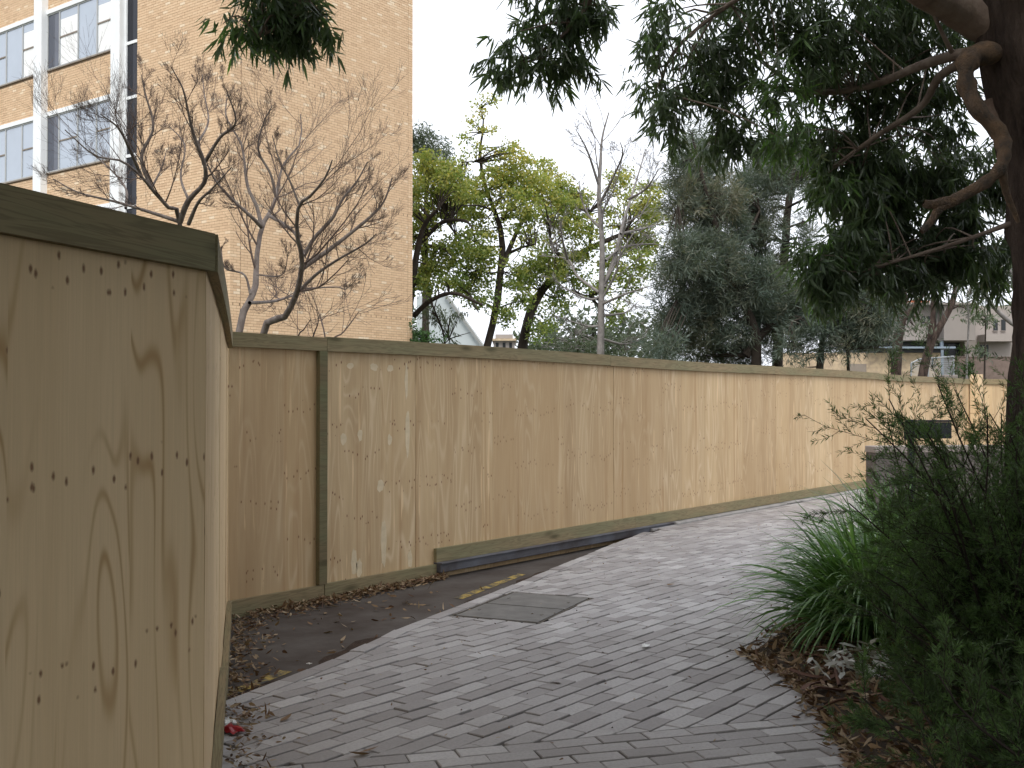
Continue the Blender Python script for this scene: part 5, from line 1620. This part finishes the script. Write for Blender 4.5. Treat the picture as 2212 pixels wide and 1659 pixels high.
for (x, y, rx, ry, d, dens, ts) in masses:
    if y > 330 and x > 1700: dens *= 1.75
    c = A(x, y, d); sx = rx / 2400 * d; sy = ry / 2400 * d; sd2 = (sx + sy) / 2 * 1.3
    n = max(4, int(400 * dens * sx * sy * 6.3 / .9))
    n = int(n * 1.0) + 4
    o3 = in_ball(n, .5)
    cp = c + R_ * (o3[:, :1] * sx * 1.12) + Z_ * (o3[:, 1:2] * sy * 1.08) + g_ * (o3[:, 2:] * sd2)
    fld = np.sin(cp[:, 0] * 9.1 + 1.3) * np.sin(cp[:, 1] * 8.3 + .4) + np.sin(cp[:, 2] * 10.7) * .8 + np.sin((cp[:, 0] + cp[:, 2]) * 5.3)
    cp = cp[np.argsort(-fld)[:max(4, int(n * .58))]]; n = len(cp)
    nt = min(n, 2)
    srt = np.argsort(((anch[:, None, :] - cp[None, :nt]) ** 2).sum(2), axis=0)
    ni = srt[rng.integers(0, 9, nt), np.arange(nt)]
    stp = anch[ni]; mid = (stp + cp[:nt]) / 2 + Z_ * .06 + rng.normal(0, .04, (nt, 3))
    P = np.stack([catmull(p, 7) for p in np.stack([stp, mid, cp[:nt]], 1)])
    P = P[np.linalg.norm(P[:, -1] - P[:, 0], axis=1) < 1.0]
    if len(P): V, q = tubes(P, np.linspace(.007, .002, 7)[None].repeat(len(P), 0), 4); g.add(V, q)
    nl = 13; m = n * nl; ci = np.repeat(np.arange(n), nl)
    tdir = unit(rng.standard_normal((n, 3)) * .6 + unit(cp - c) * .5 - Z_ * .35)[ci]
    pts = cp[ci] + tdir * (rng.random((m, 1)) - .2) * .16
    dr = unit(tdir * .45 + rng.standard_normal((m, 3)) * .45 - Z_ * .85)
    L = .10 * (.6 + .7 * rng.random(m)); W = .0135 * (.7 + .6 * rng.random(m))
    t = np.clip(rng.random(n)[ci] * .4 + rng.random(m) * .4 + ts * .8 + .12, 0, 1)
    sdv = rng.standard_normal((m, 3))
    cv = rng.normal(.1, .15, m)
    vx, vy, vd = proj(pts)
    big = (rng.random(m) < .03) & (vx > 0) & (vx < 2212) & (vy > 0) & (vd < 6.9)
    for k in np.where(big)[0]:
        parts_src.append((pts[k], dr[k], sdv[k], L[k], W[k], t[k]))
    kp = ~big
    leaf_geo(lgum, pts[kp], dr[kp], sdv[kp], L[kp], W[kp], cv[kp], t[kp])
# high canopy spreading over the path and the camera, above the picture
cn = 0
crng = np.random.default_rng(99)
while cn < 520:
    if cn < 330:
        a = crng.random() * 6.28; r = 9.0 * math.sqrt(crng.random())
        q = np.array([1.2 + r * math.cos(a), 1.0 + r * math.sin(a), crng.uniform(4.4, 9.5)])
    else:                                   # added unseen leaf curtain, blocks sky light from behind and beside the path
        a = crng.uniform(math.radians(165), math.radians(345)); r = crng.uniform(5.0, 9.5)
        q = np.array([.5 + r * math.cos(a), .5 + r * math.sin(a), crng.uniform(1.0, 7.0)])
    vx, vy, vd = proj(q)
    if vd > .2 and (vy > -420 * (6 / max(vd, 1.5)) and -900 < vx < 3150): continue
    if vd <= .2 and np.linalg.norm(q[:2]) < 3.5 and q[2] < 4.4: continue
    cn += 1
    n = 26
    cp = q + in_ball(n, .5) * np.array([1.0, 1.0, .55])
    nl = 9; m = n * nl; ci = np.repeat(np.arange(n), nl)
    pts = cp[ci] + crng.normal(0, .14, (m, 3))
    leaf_geo(lgum, pts, unit(crng.standard_normal((m, 3)) - Z_ * .8), crng.standard_normal((m, 3)), .2, .06, .1, crng.random(m) * .8)
    ni = np.argmin(((anch - q) ** 2).sum(1)); P = catmull([anch[ni], (anch[ni] + q) / 2 + Z_ * .5, q], 8)
    P[:, 2] = np.maximum(P[:, 2], 3.2)
    V, qq = tubes(P[None], np.linspace(.03, .008, 8)[None], 5)
    x_, y_, d_ = proj(P)
    if not np.any((d_ > .1) & (y_ > -60) & (x_ > -300) & (x_ < 2500)): g.add(V, qq)
tchild(gum, 'branches', g.mesh('branches', M['bark_limb']))
tchild(gum, 'crown', lgum.mesh('foliage', M['euc'], True), True)
random.Random(4).shuffle(parts_src)
lm = []
for k in range(5):
    q = Geo(); leaf_geo(q, np.zeros((1, 3)), np.array([[1., 0, 0]]), np.array([[0, 1., 0]]), 1.0, 1.0, .12, np.array([k / 4]))
    lm.append(q.mesh('leaf', M['euc']))
for (p_, d_, s_, L, W, t) in parts_src[:300]:
    d_ = unit(d_); s_ = unit(s_ - (s_ @ d_) * d_); n_ = np.cross(d_, s_)
    o = link('leaf', lm[min(4, int(t * 4.99))], gum)
    mm = Matrix(((d_[0] * L, s_[0] * W, n_[0] * L, p_[0]), (d_[1] * L, s_[1] * W, n_[1] * L, p_[1]), (d_[2] * L, s_[2] * W, n_[2] * L, p_[2]), (0, 0, 0, 1)))
    o.matrix_local = Matrix.Translation(-gum.location) @ mm
